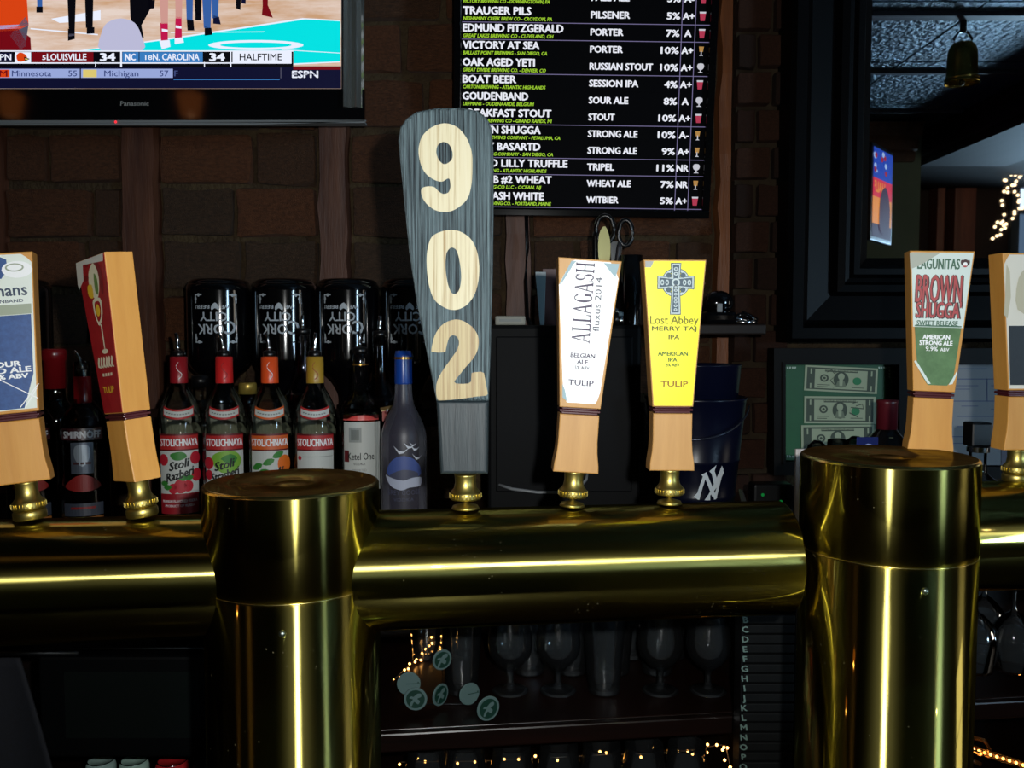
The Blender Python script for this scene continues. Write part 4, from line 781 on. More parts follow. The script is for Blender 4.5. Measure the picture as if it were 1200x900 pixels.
# ------------------------------------------------------------------ bottles on the back bar
CLEAR = glass('clear glass', (.93, .95, .95)); SMOKE = glass('dark liquid glass', (.45, .40, .38)); REDG = glass('dark red glass', (.35, .06, .07), .05)
FROST = glass('frosted glass', (.72, .74, .8), .4, .45, (74, 72, 86)); AMB = glass('amber glass', (.55, .33, .12))
LIQ = glass('pale liquid', (.84, .86, .80), .05, .16, (140, 138, 112))
def rof(prof):
    pr = sorted(prof, key=lambda p: p[1])
    def f(z):
        if z <= pr[0][1]: return pr[0][0]
        for (r0, z0), (r1, z1) in zip(pr, pr[1:]):
            if z <= z1: return r0 + (r1 - r0) * ((z - z0) / max(z1 - z0, 1e-6))
        return pr[-1][0]
    return f
def fine(prof, n=4):
    """smooth a lathe profile with a spline"""
    out = []
    for i in range(len(prof) - 1):
        p0 = prof[max(i - 1, 0)]; p1 = prof[i]; p2 = prof[i + 1]; p3 = prof[min(i + 2, len(prof) - 1)]
        for j in range(n):
            t = j / n; out.append(tuple(0.5 * (2 * p1[a] + (p2[a] - p0[a]) * t + (2 * p0[a] - 5 * p1[a] + 4 * p2[a] - p3[a]) * t * t + (3 * p1[a] - p0[a] - 3 * p2[a] + p3[a]) * t ** 3) for a in (0, 1)))
    return out + [prof[-1]]
def pourer(t, z, ang=0.0, h=.034, s=1.0, m=CHROME):
    o = MB(); o.lathe([(.0100 * s, z), (.0112 * s, z + .002), (.0112 * s, z + .009), (.008 * s, z + .011), (.006 * s, z + .012)], 16, 0)
    pa = [Vector((0, 0, z + .010)), Vector((.001 * math.sin(ang), 0, z + .018)), Vector((.004 * math.sin(ang), 0, z + .010 + h * .6)), Vector((.012 * math.sin(ang), -.002, z + .010 + h * .95))]
    o.tube(pa, [.0058, .0045, .0036, .0030], 10, 1); return o.build('pourer', [BLK, m], t)
BOTS = []
def bottle(label, px, D, prof, m=CLEAR, zb=ZS, liquid=None, rz=None, lm=None, sc=1.0):
    b0 = P(px, 500, D); a = -math.atan2(b0.x, b0.y) if rz is None else rz        # labels look at the customer side
    t = thing('liquor_bottle', label, 'bottle', (b0.x, D, zb + .0004), rz=a * 0.8); t.scale = (sc,) * 3
    pf = fine(prof, 3); MB().lathe(pf, 36, 0).build('glass_body', m, t)
    if liquid: f = rof(prof); MB().lathe([(max(f(z) - .003, .001), z) for z in [.006 + (liquid - .006) * i / 10 for i in range(11)]], 28, 0).build('liquid', lm or LIQ, t)
    return t, rof(prof)
STO = [(.034, 0), (.0392, .004), (.0392, .165), (.0378, .185), (.0325, .207), (.024, .226), (.0165, .240), (.0140, .255), (.0132, .290)]
REDB, DRED = mat('red band', (176, 40, 40), .45), mat('crimson band', (150, 24, 36), .45); LABW = mat('white bottle label', (196, 200, 196), .5)
BERRY, LEAF, LIME, ORG = mat('berry print', (186, 30, 48), .5), mat('leaf print', (52, 128, 48), .5), mat('lime print', (124, 176, 60), .5), mat('orange print', (226, 110, 30), .5)
INKK = mat('black ink', (24, 26, 26), .5); GREYP = mat('grey print', (120, 126, 124), .5)
def stoli(label, px, cap, cap_ink, band, script, kind, ang, D=1.5):
    t, f = bottle(label, px, D, STO, CLEAR, liquid=.178)
    mp = wrap(f)
    MB().lathe([(.0150, .247), (.0152, .249), (.0146, .2925), (.0118, .2935)], 28, 0, cap=False).lathe([(.0118, .2935), (.0001, .2935)], 28).build('capsule', mat(*cap), t)
    s_ = MB(); pts = [(.0055 * math.sin(a * .9) * (1 if a < 3.4 else .6), .254 + .0042 * a) for a in [k * .45 for k in range(17)]]
    s_.tube([mp(x, z, .0006) for x, z in pts], .0009, 6).build('capsule_swirl', cap_ink, t)
    pourer(t, .2925, ang)
    L = MB(); n = 14
    L.rect(mp, -.0345, .132, .0345, .161, .0005, 0, n); L.rect(mp, -.0345, .057, .0345, .132, .0005, 1, n); L.rect(mp, -.0345, .022, .0345, .057, .0005, 2, n)
    L.rect(mp, -.0350, .1315, .0350, .134, .0007, 3, n); L.rect(mp, -.0350, .158, .0350, .161, .0007, 3, n)
    L.build('front_label', [band, LABW, DRED if kind != 'orange' else ORG, mat('dark band edge', (90, 16, 20), .5)], t)
    T = MB(); T.text(mp, 'STOL', -.0325, .1462, .0125, .0009, 0, w=.0240, al='L', bold=.022); T.text(mp, 'ICHNAYA', .0325, .1462, .0125, .0009, 0, w=.0400, al='R', bold=.022)
    g = lambda pts_, o, m_: T.poly(mp, pts_, o, m_)
    if kind == 'berry':
        g(smooth_loop([(-.014, .126), (.004, .130), (.013, .122), (.002, .115), (-.010, .117)], 3), .0007, 1)
        for x, z, r in ((-.027, .116, .009), (.028, .118, .010), (.030, .088, .010), (.002, .070, .011), (-.010, .066, .008), (.014, .070, .009)): g(ell(x, z, r, r * 1.15, 14), .0008, 2)
        for x, z in ((-.020, .068), (-.026, .075), (.006, .084), (.016, .084)): g(smooth_loop([(x - .008, z), (x, z + .005), (x + .008, z + .001), (x, z - .005)], 2), .0009, 1)
    if kind == 'lime':
        g(smooth_loop([(-.022, .120), (-.008, .130), (.018, .130), (.030, .114), (.020, .098), (.0, .092), (-.016, .104)], 3), .0007, 3); g(smooth_loop([(-.006, .118), (.010, .126), (.022, .118), (.012, .108)], 2), .0008, 1)
        for x, z, r in ((-.028, .110, .010), (-.028, .090, .008), (.030, .078, .009), (0, .072, .010)): g(ell(x, z, r, r * 1.1, 14), .0009, 2)
    if kind == 'orange':
        g(ell(.026, .108, .013, .016, 16), .0007, 4)
        for x, z in ((-.022, .104), (-.002, .112), (.014, .124), (-.012, .094)): g(smooth_loop([(x - .010, z - .004), (x - .002, z + .006), (x + .010, z + .005), (x + .003, z - .005)], 2), .0009, 1)
    if kind == 'plain':
        T.rect(mp, -.022, .121, .032, .1218, .0008, 5, 8); g(ell(-.028, .119, .004, .004, 10), .0008, 2); T.text(mp, 'VODKA', 0, .10, .006, .0008, 5, w=.03)
    if script[0]: T.text(mp, script[0], 0, .108, .014, .0010, 6, w=.036, shear=.4, rot=.25, bold=.035)
    if script[1]: T.text(mp, script[1], .001, .091, .014, .0010, 6, w=.050, shear=.4, rot=.28, bold=.035)
    T.text(mp, 'PREMIUM FLAVORED VODKA', 0, .044, .0045, .0009, 0, w=.060, bold=.01); T.text(mp, 'PRODUCT OF RUSSIA', 0, .036, .004, .0009, 0, w=.050, bold=.01)
    T.build('label_print', [WHITE, LEAF, BERRY, LIME, ORG, GREYP, INKK], t)
    N_ = MB()                                                     # curved neck label on the shoulder
    def sag(x): return .0055 * (1 - (x / .025) ** 2)
    def arcp(x0, x1, za, zb_, o, m_):
        k = 12; vs = []
        for i in range(k + 1):
            x = x0 + (x1 - x0) * i / k; vs += [mp(x, za - sag(x), o), mp(x, zb_ - sag(x), o)]
        N_.add(vs, [(2 * i, 2 * i + 2, 2 * i + 3, 2 * i + 1) for i in range(k)], m_)
    arcp(-.027, .027, .191, .208, .0006, 0); arcp(-.025, .025, .1945, .2045, .0012, 1)
    for i in range(9): x = -.020 + i * .0044; z = .1995 - sag(x); N_.rect(mp, x, z - .001, x + .003, z + .001, .0016, 2, 1)
    N_.build('neck_label', [band, LABW, GREYP], t)
    BL_ = MB(); back = wrap(f, PI * .0392); bk = lambda x, y, o=0: back(x, y, -.0008 - o); BL_.rect(bk, -.030, .06, .030, .196, 0, 0, 10).text(bk, 'BODKA', 0, .180, .014, .0006, 1, w=.044, bold=.04).build('back_label', [mat('back label', (132, 130, 112), .6), INKK], t)
    return t
stoli('clear vodka bottle with a dark red neck and strawberries printed on its white label', 211, ('capsule crimson', (150, 26, 36), .35), WHITE, REDB, ('Stoli', 'Razberi'), 'berry', -.3)
stoli('clear vodka bottle with a bright red neck and green fruit on its label', 264, ('capsule scarlet', (214, 40, 40), .35), mat('dull red swirl', (150, 24, 30), .4), REDB, ('Stoli', 'Strasberi'), 'lime', -1.0)
stoli('clear vodka bottle with an orange neck and orange label band', 317, ('capsule orange', (232, 84, 34), .35), WHITE, mat('orange band', (206, 92, 36), .45), ('', 'Stoli'), 'orange', -.5)
stoli('clear vodka bottle with a gold neck and plain white label under a red band', 370, ('capsule gold', (176, 138, 46), .35), DRED, REDB, ('', ''), 'plain', .2)
# straight-shouldered bottle with the tall white label
KET = [(.032, 0), (.0375, .004), (.0375, .178), (.036, .195), (.029, .212), (.018, .224), (.0135, .236), (.0125, .262), (.0125, .292)]
t, f = bottle('clear vodka bottle with black neck and tall white label, beside the frosted one', 423, 1.5, KET, CLEAR, liquid=.16); mp = wrap(f)
MB().lathe([(.0138, .232), (.0138, .288), (.0125, .296), (.011, .300)], 24).build('capsule', BLKGLOSS, t); MB().lathe([(.0141, .278), (.0141, .281)], 24, cap=False).build('gold_ring', mat('gold ring', (160, 120, 60), .3, .8), t)
pourer(t, .299, -.25, .030, 1.2)
L = MB(); L.rect(mp, -.031, .072, .026, .181, .0006, 0, 12); L.rect(mp, .0275, .062, .040, .181, .0006, 0, 4); L.rect(mp, -.033, .184, .036, .193, .0006, 1, 12); L.rect(mp, -.020, .146, .002, .172, .0009, 2, 4); L.rect(mp, -.016, .150, -.002, .168, .0011, 3, 3)
L.rect(mp, -.030, .112, -.020, .132, .0009, 4, 2); L.rect(mp, .0290, .062, .0300, .181, .0009, 3, 1); L.rect(mp, .0330, .062, .0340, .181, .0009, 3, 1); L.rect(mp, -.0295, .0745, .0245, .0752, .0009, 3, 6)
L.text(mp, 'Ketel One', .001, .122, .012, .0011, 5, w=.046, bold=.01); L.text(mp, 'VODKA', -.002, .109, .0045, .0011, 5, w=.020); L.text(mp, 'IMPORTED', -.002, .098, .004, .0011, 3, w=.024)
L.build('front_label', [LABW, mat('coral band', (226, 90, 86), .4), mat('grey print light', (150, 156, 154), .5), GREYP, mat('maroon print', (100, 22, 26), .5), INKK], t)
# frosted bottle
GG = [(.033, 0), (.0375, .004), (.0385, .10), (.0385, .150), (.036, .172), (.028, .193), (.0185, .212), (.0150, .230), (.0135, .262), (.0135, .300)]
t, f = bottle('tall frosted vodka bottle with a blue neck and white birds, left of the numbered handle', 473, 1.43, GG, FROST); mp = wrap(f)
MB().lathe([(.0147, .249), (.0150, .251), (.0146, .296), (.0128, .3045), (.0001, .305)], 28).build('capsule', mat('blue capsule', (24, 66, 150), .3), t); MB().lathe([(.0151, .2905), (.0151, .2945)], 24, cap=False).build('gold_ring', _M['gold ring'], t)
L = MB(); BLU, WB, PAL = mat('blue mountain print', (66, 86, 150), .5), mat('white bird print', (206, 212, 224), .5), mat('pale cloud print', (176, 184, 206), .5)
L.poly(mp, smooth_loop([(-.030, .104), (-.022, .122), (-.006, .132), (.012, .130), (.028, .116), (.031, .100), (.010, .096), (-.014, .096)], 3), .0006, 0); L.poly(mp, smooth_loop([(-.024, .100), (0, .110), (.024, .104), (.020, .094), (-.018, .092)], 3), .0008, 3)
L.poly(mp, smooth_loop([(-.032, .100), (-.020, .096), (0, .092), (.014, .096), (.032, .095), (.030, .082), (.010, .080), (-.004, .076), (-.022, .083)], 3), .0010, 2)
for x, z, s_ in ((-.004, .139, 1.0), (.010, .147, .8), (.020, .143, .7), (.024, .128, .8), (.016, .150, .5)): L.poly(mp, [(x - .012 * s_, z + .010 * s_), (x - .003 * s_, z - .003 * s_), (x + .004 * s_, z - .002 * s_), (x + .014 * s_, z + .007 * s_), (x + .004 * s_, z + .001 * s_), (x - .003 * s_, z + .002 * s_)], .0008, 1)
L.text(mp, 'GREY GOOSE', 0, .072, .008, .0008, 3, w=.058); L.text(mp, 'VODKA', 0, .060, .0055, .0008, 3, w=.034); L.rect(mp, -.014, .035, -.005, .0375, .0008, 4, 2); L.rect(mp, -.005, .035, .004, .0375, .0008, 1, 2); L.rect(mp, .004, .035, .013, .0375, .0008, 5, 2)
L.build('printed_design', [BLU, WB, PAL, mat('slate bottle ink', (70, 74, 96), .5), INKK, mat('flag red', (190, 36, 36), .5)], t)
# the dark red-labelled pair on the left
SMI = [(.036, 0), (.0405, .004), (.0400, .05), (.0405, .150), (.039, .172), (.030, .196), (.018, .212), (.0140, .226), (.0130, .285)]
def smirn(label, px, D, cap=True):
    t, f = bottle(label, px, D, SMI, CLEAR, liquid=.14, lm=glass('dim liquid', (.5, .5, .52), .05)); mp = wrap(f)
    MB().lathe([(.0146, .212), (.0148, .214), (.0143, .258), (.0118, .259), (.0001, .2595)], 24).build('capsule', mat('capsule cherry', (128, 14, 22), .25), t); pourer(t, .259, -1.3, .036)
    L = MB(); L.rect(mp, -.036, .150, .036, .170, .0006, 0, 12); L.text(mp, 'SMIRNOFF', 0, .1595, .0115, .0010, 1, w=.062, bold=.04)
    L.rect(mp, -.018, .092, .018, .146, .0006, 2, 8); L.poly(mp, smooth_loop([(-.010, .140), (.010, .140), (.012, .120), (0, .104), (-.012, .120)], 3), .0009, 3); L.rect(mp, -.014, .108, .014, .112, .0010, 0, 4)
    L.poly(mp, smooth_loop([(-.030, .068), (-.016, .084), (0, .090), (.016, .084), (.030, .068), (0, .060)], 3), .0008, 4); L.rect(mp, -.034, .018, .034, .040, .0006, 5, 12); L.rect(mp, -.020, .030, .020, .034, .0009, 4, 6); L.rect(mp, -.034, .010, .034, .016, .0007, 6, 12)
    L.build('front_label', [mat('dark wine label', (54, 20, 24), .4), mat('silver ink', (166, 168, 172), .4), mat('steel emblem', (84, 92, 104), .35, .5), mat('pale steel emblem', (140, 150, 160), .35, .5), mat('red arc', (128, 30, 28), .4), mat('slate label', (52, 58, 70), .4), mat('amber print', (150, 92, 40), .4)], t)
smirn('clear vodka bottle with red neck and silver shield label between the left handles', 98, 1.5)
smirn('clear vodka bottle mostly hidden behind the leftmost tap handle', 36, 1.49)
WAX = [(.034, 0), (.039, .004), (.039, .160), (.036, .185), (.024, .205), (.0180, .22), (.0175, .29)]
t, f = bottle('dark bottle with a wide red wax neck, behind the left handles', 66, 1.585, WAX, SMOKE, liquid=.15, lm=REDG)
MB().lathe([(.0190, .232), (.0192, .284), (.0215, .286), (.0215, .302), (.019, .306), (.0001, .306)], 24).build('wax_neck', mat('red wax', (116, 16, 22), .25), t)
MB().rect(wrap(f), -.03, .06, .03, .14, .0006, 0, 10).build('front_label', mat('black label', (24, 22, 24), .4), t)
# second rank behind
RND = [(.034, 0), (.040, .004), (.040, .120), (.038, .150), (.028, .178), (.018, .195), (.0145, .205), (.0145, .228)]
t, f = bottle('short round bottle with gold screw cap, behind red and orange necked bottles', 291, 1.585, RND, AMB, liquid=.12)
MB().lathe([(.0165, .222), (.0165, .240), (.015, .243), (.0001, .243)], 24).build('screw_cap', mat('gold cap', (176, 150, 70), .35, .6), t)
L = MB(); L.fill(wrap(f), [ell(0, .135, .034, .022, 24), ell(0, .135, .028, .016, 24)], .0006, 1); L.poly(wrap(f), ell(0, .135, .027, .015, 20), .0006, 2); L.rect(wrap(f), -.034, .03, .034, .105, .0006, 0, 10).build('front_label', [mat('ochre label', (140, 96, 50), .5), mat('copper oval', (200, 130, 90), .4), mat('plum oval', (70, 50, 70), .4)], t)
t, f = bottle('clear round bottle with cream label behind the strawberry and green fruit bottles', 236, 1.585, [(.034, 0), (.040, .004), (.040, .165), (.034, .185), (.02, .205), (.0145, .215), (.0145, .245)], CLEAR, liquid=.15)
MB().lathe([(.016, .236), (.016, .256), (.0001, .258)], 20).build('screw_cap', BLK, t); MB().rect(wrap(f), -.036, .05, .036, .150, .0006, 0, 10).build('front_label', mat('cream bottle label', (150, 142, 116), .5), t)
t, f = bottle('tall dark bottle with bright pourer between the orange and gold neck bottles', 356, 1.585, [(.034, 0), (.038, .004), (.038, .20), (.032, .225), (.018, .25), (.014, .27), (.0135, .335)], SMOKE, liquid=.16, lm=SMOKE)
pourer(t, .333, .0, .026, 1.3); MB().rect(wrap(f), -.034, .08, .034, .18, .0006, 0, 10).build('front_label', mat('dark label', (40, 36, 40), .5), t)
t, f = bottle('dark amber bottle with an orange and cream shoulder band, behind the frosted bottle', 446, 1.585, [(.034, 0), (.040, .004), (.040, .19), (.034, .215), (.02, .24), (.0145, .26), (.014, .33)], SMOKE, liquid=.17, lm=AMB)
pourer(t, .328, .1, .03, 1.2); L = MB(); L.add([wrap(f)(-.034 + .068 * i / 10, z + .012 * i / 10, .0008) for i in range(11) for z in (.186, .193)], [(2 * i, 2 * i + 2, 2 * i + 3, 2 * i + 1) for i in range(10)], 0)
L.add([wrap(f)(-.034 + .068 * i / 10, z + .012 * i / 10, .0007) for i in range(11) for z in (.168, .186)], [(2 * i, 2 * i + 2, 2 * i + 3, 2 * i + 1) for i in range(10)], 1); L.rect(wrap(f), -.036, .07, .036, .15, .0006, 2, 10).build('front_label', [mat('cream stripe', (196, 176, 110), .5), mat('rust stripe', (150, 50, 30), .5), mat('brown label', (90, 50, 30), .5)], t)

# ------------------------------------------------------------------ upturned black growlers on the riser shelf
GRO = [(.016, 0), (.0185, .002), (.0185, .016), (.0165, .020), (.018, .040), (.032, .066), (.055, .088), (.062, .104), (.063, .125), (.063, .245), (.0615, .257), (.055, .267), (.045, .270)]
gm = mat('black glazed glass', (6, 6, 8), 0.1, spec=.6, coat=.3); gp = mat('growler print', (168, 176, 182), .5)
def growler(px, label, D=1.74):
    b0 = P(px, 400, D); t = thing('growler', label, 'growler', (b0.x, D, 1.3965), rz=-math.atan2(b0.x, b0.y) * .6, group='upturned growlers on the riser shelf')
    MB().lathe(fine(GRO, 3), 48).build('glass_body', gm, t); MB().lathe([(.0205, .001), (.0205, .018)], 28, cap=False).build('mouth_ring', BLK, t)
    f = rof(GRO); w0 = wrap(f); up = lambda x, y, o=0: w0(-x, .270 - y, o)                 # print stands on its head
    L = MB(); L.text(up, 'C', -.028, .098, .026, .0006, 0, w=.021, bold=.02); L.text(up, 'ORK', .010, .101, .019, .0006, 0, w=.050, bold=.02)
    L.text(up, 'CITY', .004, .0765, .017, .0006, 0, w=.052, bold=.02); L.text(up, 'WE', -.020, .0575, .007, .0006, 0, w=.016, bold=.03); L.text(up, 'BEER!', .026, .0575, .007, .0006, 0, w=.030, bold=.03)
    L.poly(up, smooth_loop([(0, .049), (.0075, .057), (.0065, .064), (.0, .060), (-.0065, .064), (-.0075, .057)], 3), .0006)
    for sx in (-1, 1):
        for (y, sy) in ((.032, 1), (.128, -1)):
            x = sx * .042; L.poly(up, [(x, y), (x - sx * .016, y), (x - sx * .016, y + sy * .003), (x - sx * .003, y + sy * .003), (x - sx * .003, y + sy * .018), (x, y + sy * .018)], .0006)
            L.poly(up, ell(x - sx * .009, y + sy * .002, .003, .0035, 8), .0007); L.poly(up, ell(x - sx * .002, y + sy * .009, .0028, .004, 8), .0007)
    L.build('printed_design', gp, t); return t
g0 = growler(258, 'black growler upside down with white print, leftmost of the four between the handles')
dup(g0, (P(334, 400, 1.74).x, 1.74, 1.3965), 'black growler upside down with white print, above the orange neck bottle', 0.09)
dup(g0, (P(408, 400, 1.74).x, 1.74, 1.3965), 'black growler upside down with white print, above the tall white label bottle', 0.06)
dup(g0, (P(484, 400, 1.74).x, 1.74, 1.3965), 'black growler upside down, partly hidden by the dark numbered handle', 0.02)
dup(g0, (P(22, 400, 1.74).x, 1.74, 1.3965), 'black growler upside down behind the leftmost tap handle', 0.18)

# ------------------------------------------------------------------ the black cabinet and what stands on it
zc = P(660, 381, 1.5).z; xa, xb = P(571, 480, 1.46).x, P(752, 480, 1.46).x
t = thing('black_cabinet', 'matt black boxy cabinet behind the middle taps, standing on the back bar', 'cabinet', ((xa + xb) / 2, 1.6, ZS))
MB().box((0, 0, (zc - ZS) / 2), (xb - xa, .26, zc - ZS), bev=.006).build('body', mat('matt black casing', (6, 7, 9), .6, spec=.12), t)
MB().box((0, -.132, (zc - ZS) / 2 + .02), (xb - xa - .03, .006, zc - ZS - .08), bev=.002).build('front_panel', mat('matt black panel', (7, 8, 11), .6, spec=.12), t)
MB().box((0, -.132, .022), (xb - xa - .02, .008, .004)).build('silver_line', mat('dull steel strip', (40, 42, 46), .5, .3), t)
def at(px, D, z): v = P(px, 400, D); return (v.x, D, z + .0004)
t = thing('paper_block', 'small white rectangular box on the left end of the black cabinet', 'box', at(598, 1.56, zc)); MB().box((0, 0, .0085), (.055, .03, .017), bev=.003).build('body', mat('dull white plastic', (150, 150, 140), .6), t); MB().box((0, -.0155, .009), (.040, .001, .005)).build('slot', GREYP, t)
def cup(name, label, cat, loc, r, h, m, taper=.85, th=.003):
    loc = (loc[0], loc[1], loc[2] + .0006)
    t = thing(name, label, cat, loc); MB().lathe([(r * taper, 0), (r, h), (r - th, h), (r * taper - th, th), (.0001, th)], 28, cap=False).lathe([(r * taper, 0), (.0001, 0)], 28).build('body', m, t); return t
cup('pen_cup', 'dark cup holding scissors and pens behind the white label handle', 'cup', at(706, 1.6, zc), .048, .085, mat('dark pen cup', (16, 15, 16), .3))
sc = thing('scissors', 'black handled scissors standing in the dark cup', 'scissors', at(722, 1.6, zc + .006))
H_ = MB()
H_.tube([(-.022 + .017 * math.cos(a), 0, .172 + .026 * math.sin(a)) for a in [2 * PI * k / 16 for k in range(16)]], .0045, 8, closed=True)
H_.build('handle', BLK, sc); MB().tube([(.016 + .013 * math.cos(a), .0, .166 + .024 * math.sin(a)) for a in [2 * PI * k / 16 for k in range(16)]], .0045, 8, closed=True).build('handle', BLK, sc)
MB().prism([(-.004, 0), (.004, 0), (.010, .09), (.004, .15), (-.012, .15)], -.001, .001).build('blade', CHROME, sc); MB().prism([(-.010, .15), (-.002, .02), (.002, .02), (.010, .148)], .0012, .003).build('blade', CHROME, sc)
def pen(label, px, D, z, h, r, m, lean, tip=None, name='pen'):
    t = thing(name, label, 'pen', at(px, D, z), rot=(0, lean, 0)); MB().lathe([(.0005, 0), (r * .6, .012), (r, .018), (r, h - .01), (r * .7, h), (.0001, h)], 12).build('barrel', m, t)
    MB().box((r, 0, h - .022), (.002, .003, .03)).build('clip', tip or BLK, t); return t
pen('thick black marker standing in the dark cup', 699, 1.60, zc + .004, .170, .006, BLK, -.02); pen('thin dark pen leaning right in the dark cup', 714, 1.58, zc + .004, .150, .0045, mat('dark grey barrel', (40, 40, 46), .4), .12)
t = thing('spoon', 'pale spoon or opener standing upright in the dark cup', 'spoon', at(707, 1.575, zc + .006)); MB().prism(smooth_loop([(-.003, 0), (.003, 0), (.004, .09), (.011, .115), (.011, .15), (.002, .175), (-.009, .160), (-.010, .12), (-.004, .09)], 3), -.002, .002).build('body', mat('pale brass bowl', (170, 166, 110), .35, .3), t); MB().prism([(-.006, .075), (.007, .075), (.008, .105), (-.006, .105)], -.004, .004).build('grip', mat('pale grip', (150, 156, 160), .4), t)
t = thing('sticky_notes', 'pale grey paper pad leaning behind the dark cup', 'paper', at(694, 1.66, zc)); MB().box((0, 0, .06), (.022, .008, .12), bev=.002).build('body', mat('dull grey paper', (120, 130, 134), .6), t)
for px, h, lab in ((634, .100, 'pale plastic card tag standing at the left of the white label handle'), (643, .108, 'reddish card standing behind the pale tag')):
    t = thing('card_tag', lab, 'card', at(px, 1.6 + (.03 if px > 640 else 0), zc)); MB().prism([(-.002, 0), (.006, 0), (.009, h), (-.011, h)] if px < 640 else [(-.012, 0), (.014, 0), (.014, h), (-.012, h)], -.0015, .0015, bev=.0004).build('card', mat('pale blue plastic', (130, 150, 156), .3) if px < 640 else mat('dull plum card', (86, 56, 56), .5), t)
cup('tumbler', 'tall dark tumbler on the black cabinet, left of the yellow label handle', 'cup', at(739, 1.55, zc), .021, .125, mat('dark tumbler', (10, 10, 12), .12), .8)
for k, (px, h) in enumerate(((722, .028), (727, .022))):
    t = thing('battery_cell', ('small dark and silver cylinder lying upright on the black cabinet, left of the pair', 'small silver cylinder on the black cabinet, right of the pair')[k], 'battery', at(px, 1.5, zc)); MB().lathe([(.0055, 0), (.0055, h * .7)], 14).build('sleeve', BLK if k == 0 else CHROME, t); MB().lathe([(.005, h * .7), (.005, h), (.002, h), (.002, h + .001), (.0001, h + .001)], 14).build('cap', CHROME if k == 0 else mat('slate sleeve', (90, 110, 120), .3), t)
t = thing('marker_pen', 'dull red folded menu leaning at an angle behind the yellow label handle', 'menu', at(768, 1.62, 1.575), rot=(0, .75, 0)); t.name = 'folded_menu'
MB().box((0, 0, .05), (.035, .006, .14), bev=.002).build('cover', mat('dull red cover', (104, 52, 50), .4), t); MB().box((.008, -.004, .02), (.024, .002, .05)).build('inner_page', mat('dull page', (120, 112, 108), .6), t)
tag(MB().tube([P(585, 568, 1.462), P(600, 573, 1.45), P(630, 577, 1.447), P(660, 577, 1.447), P(678, 573, 1.45), P(687, 562, 1.456), P(688, 554, 1.463)], .0028, 8).build('pale_cable', mat('pale grey cable', (120, 124, 128), .4)), 'pale grey cable drooping across the front of the black cabinet, just above the pipe', 'cable')
# ledge on the right with glossy black things
zl = P(850, 380, 1.6).z
t = thing('wall_ledge', 'narrow dark ledge on the wall right of the yellow label handle', 'shelf', at(815, 1.7, zl - .02)); MB().box((0, 0, .01), (.21, .24, .02), bev=.003).build('board', DARKWOOD, t); MB().box((-.03, .07, -.04), (.02, .09, .08), bev=.002).build('bracket', DARKWOOD, t)
MB().box((-.01, -.02, -.185), (.012, .012, .35)).build('support', DARKWOOD, t)
t = thing('desk_lamp', 'glossy black rounded telephone handset cradle on the dark ledge', 'phone', at(841, 1.62, zl)); t.name = 'telephone'
MB().box((0, 0, .012), (.060, .06, .024), bev=.008).build('base', BLKGLOSS, t); MB().ball((0, -.002, .040), .026, sq=(1.1, .8, .9), n=20).build('earpiece', BLKGLOSS, t); MB().box((-.004, -.028, .030), (.010, .004, .016), bev=.001).build('button', mat('grey button', (130, 134, 136), .3), t)
MB().tube([(.026, -.01, .01), (.045, -.012, .020), (.058, -.01, .014), (.070, -.012, .006)], .005, 8).build('cord', BLKGLOSS, t)
t = thing('corkscrew', 'bright metal corkscrew lying on the dark ledge beside the telephone', 'corkscrew', (at(868, 1.60, zl)[0], 1.6, zl)); MB().tube([(-.028, 0, .020), (-.008, 0, .010), (.014, 0, .006)], .0035, 8).build('worm', CHROME, t); MB().tube([(-.012, 0, .004), (.03, 0, .004)], .004, 8).build('handle', CHROME, t)

# ------------------------------------------------------------------ navy buckets with a white monogram
navy = mat('navy enamel', (6, 9, 28), .3, spec=.22)
bx = at(816, 1.44, ZS); Rb = .083; Hb = P(800, 466, 1.44).z - ZS
t = thing('bucket', 'navy blue metal ice bucket with a white interlocked NY monogram, behind the yellow label handle', 'bucket', bx, rz=-.3)
fb_ = lambda z: .060 + (Rb - .060) * z / Hb
MB().lathe([(.0001, 0), (.060, 0), (.062, .004), (fb_(.06), .06), (fb_(.06) + .002, .063), (fb_(.066), .066), (fb_(.12), .12), (fb_(.12) + .002, .123), (fb_(.126), .126), (Rb, Hb - .003), (Rb + .003, Hb), (Rb, Hb + .002), (Rb - .003, Hb), (.058, .006), (.0001, .006)], 56, cap=False).build('body', navy, t)
NY = []
mq = wrap(fb_, .022)
L = MB(); cv = lambda pts: [((x - 835) * .00144 * 1.1 + .004, (541 - y) * .00144 + .095 - .004) for x, y in pts]
W_ = [(836, 520.5), (844, 520), (842, 527), (841, 533), (848, 545), (849, 541), (852, 521), (853.5, 524), (853, 528), (851.5, 545), (846, 558.5), (841.5, 559), (844, 554), (838, 541), (837, 552), (838, 560.5), (832, 560.5), (835, 553), (836, 535), (832.5, 530), (830, 540), (827, 552), (827, 561.5), (822, 556), (824, 553), (830, 532), (829, 530), (833, 528), (839, 534), (840, 527)]
n1 = cv([(829, 531), (834, 528), (843, 552), (846, 558), (844, 560), (840, 556), (833, 536), (828.5, 553), (827, 561), (821.5, 556.5), (825, 552), (830.5, 533)])
n2 = cv([(840.5, 545), (851, 521), (853, 526), (847.5, 548), (845, 559), (842, 560), (843.5, 551), (850, 530), (841, 550)])
n3 = cv([(837, 527), (844.5, 520), (842.5, 527), (846, 538), (852, 526), (853.5, 529), (845, 546), (838, 555), (838, 560.5), (832, 560.5), (835.5, 555), (842, 543), (839.5, 530)])
for i_, lp in enumerate((n1, n2, n3)): L.fill(mq, [lp], .0012 + i_ * .0002)
L.build('monogram', mat('white enamel print', (196, 206, 214), .4), t)
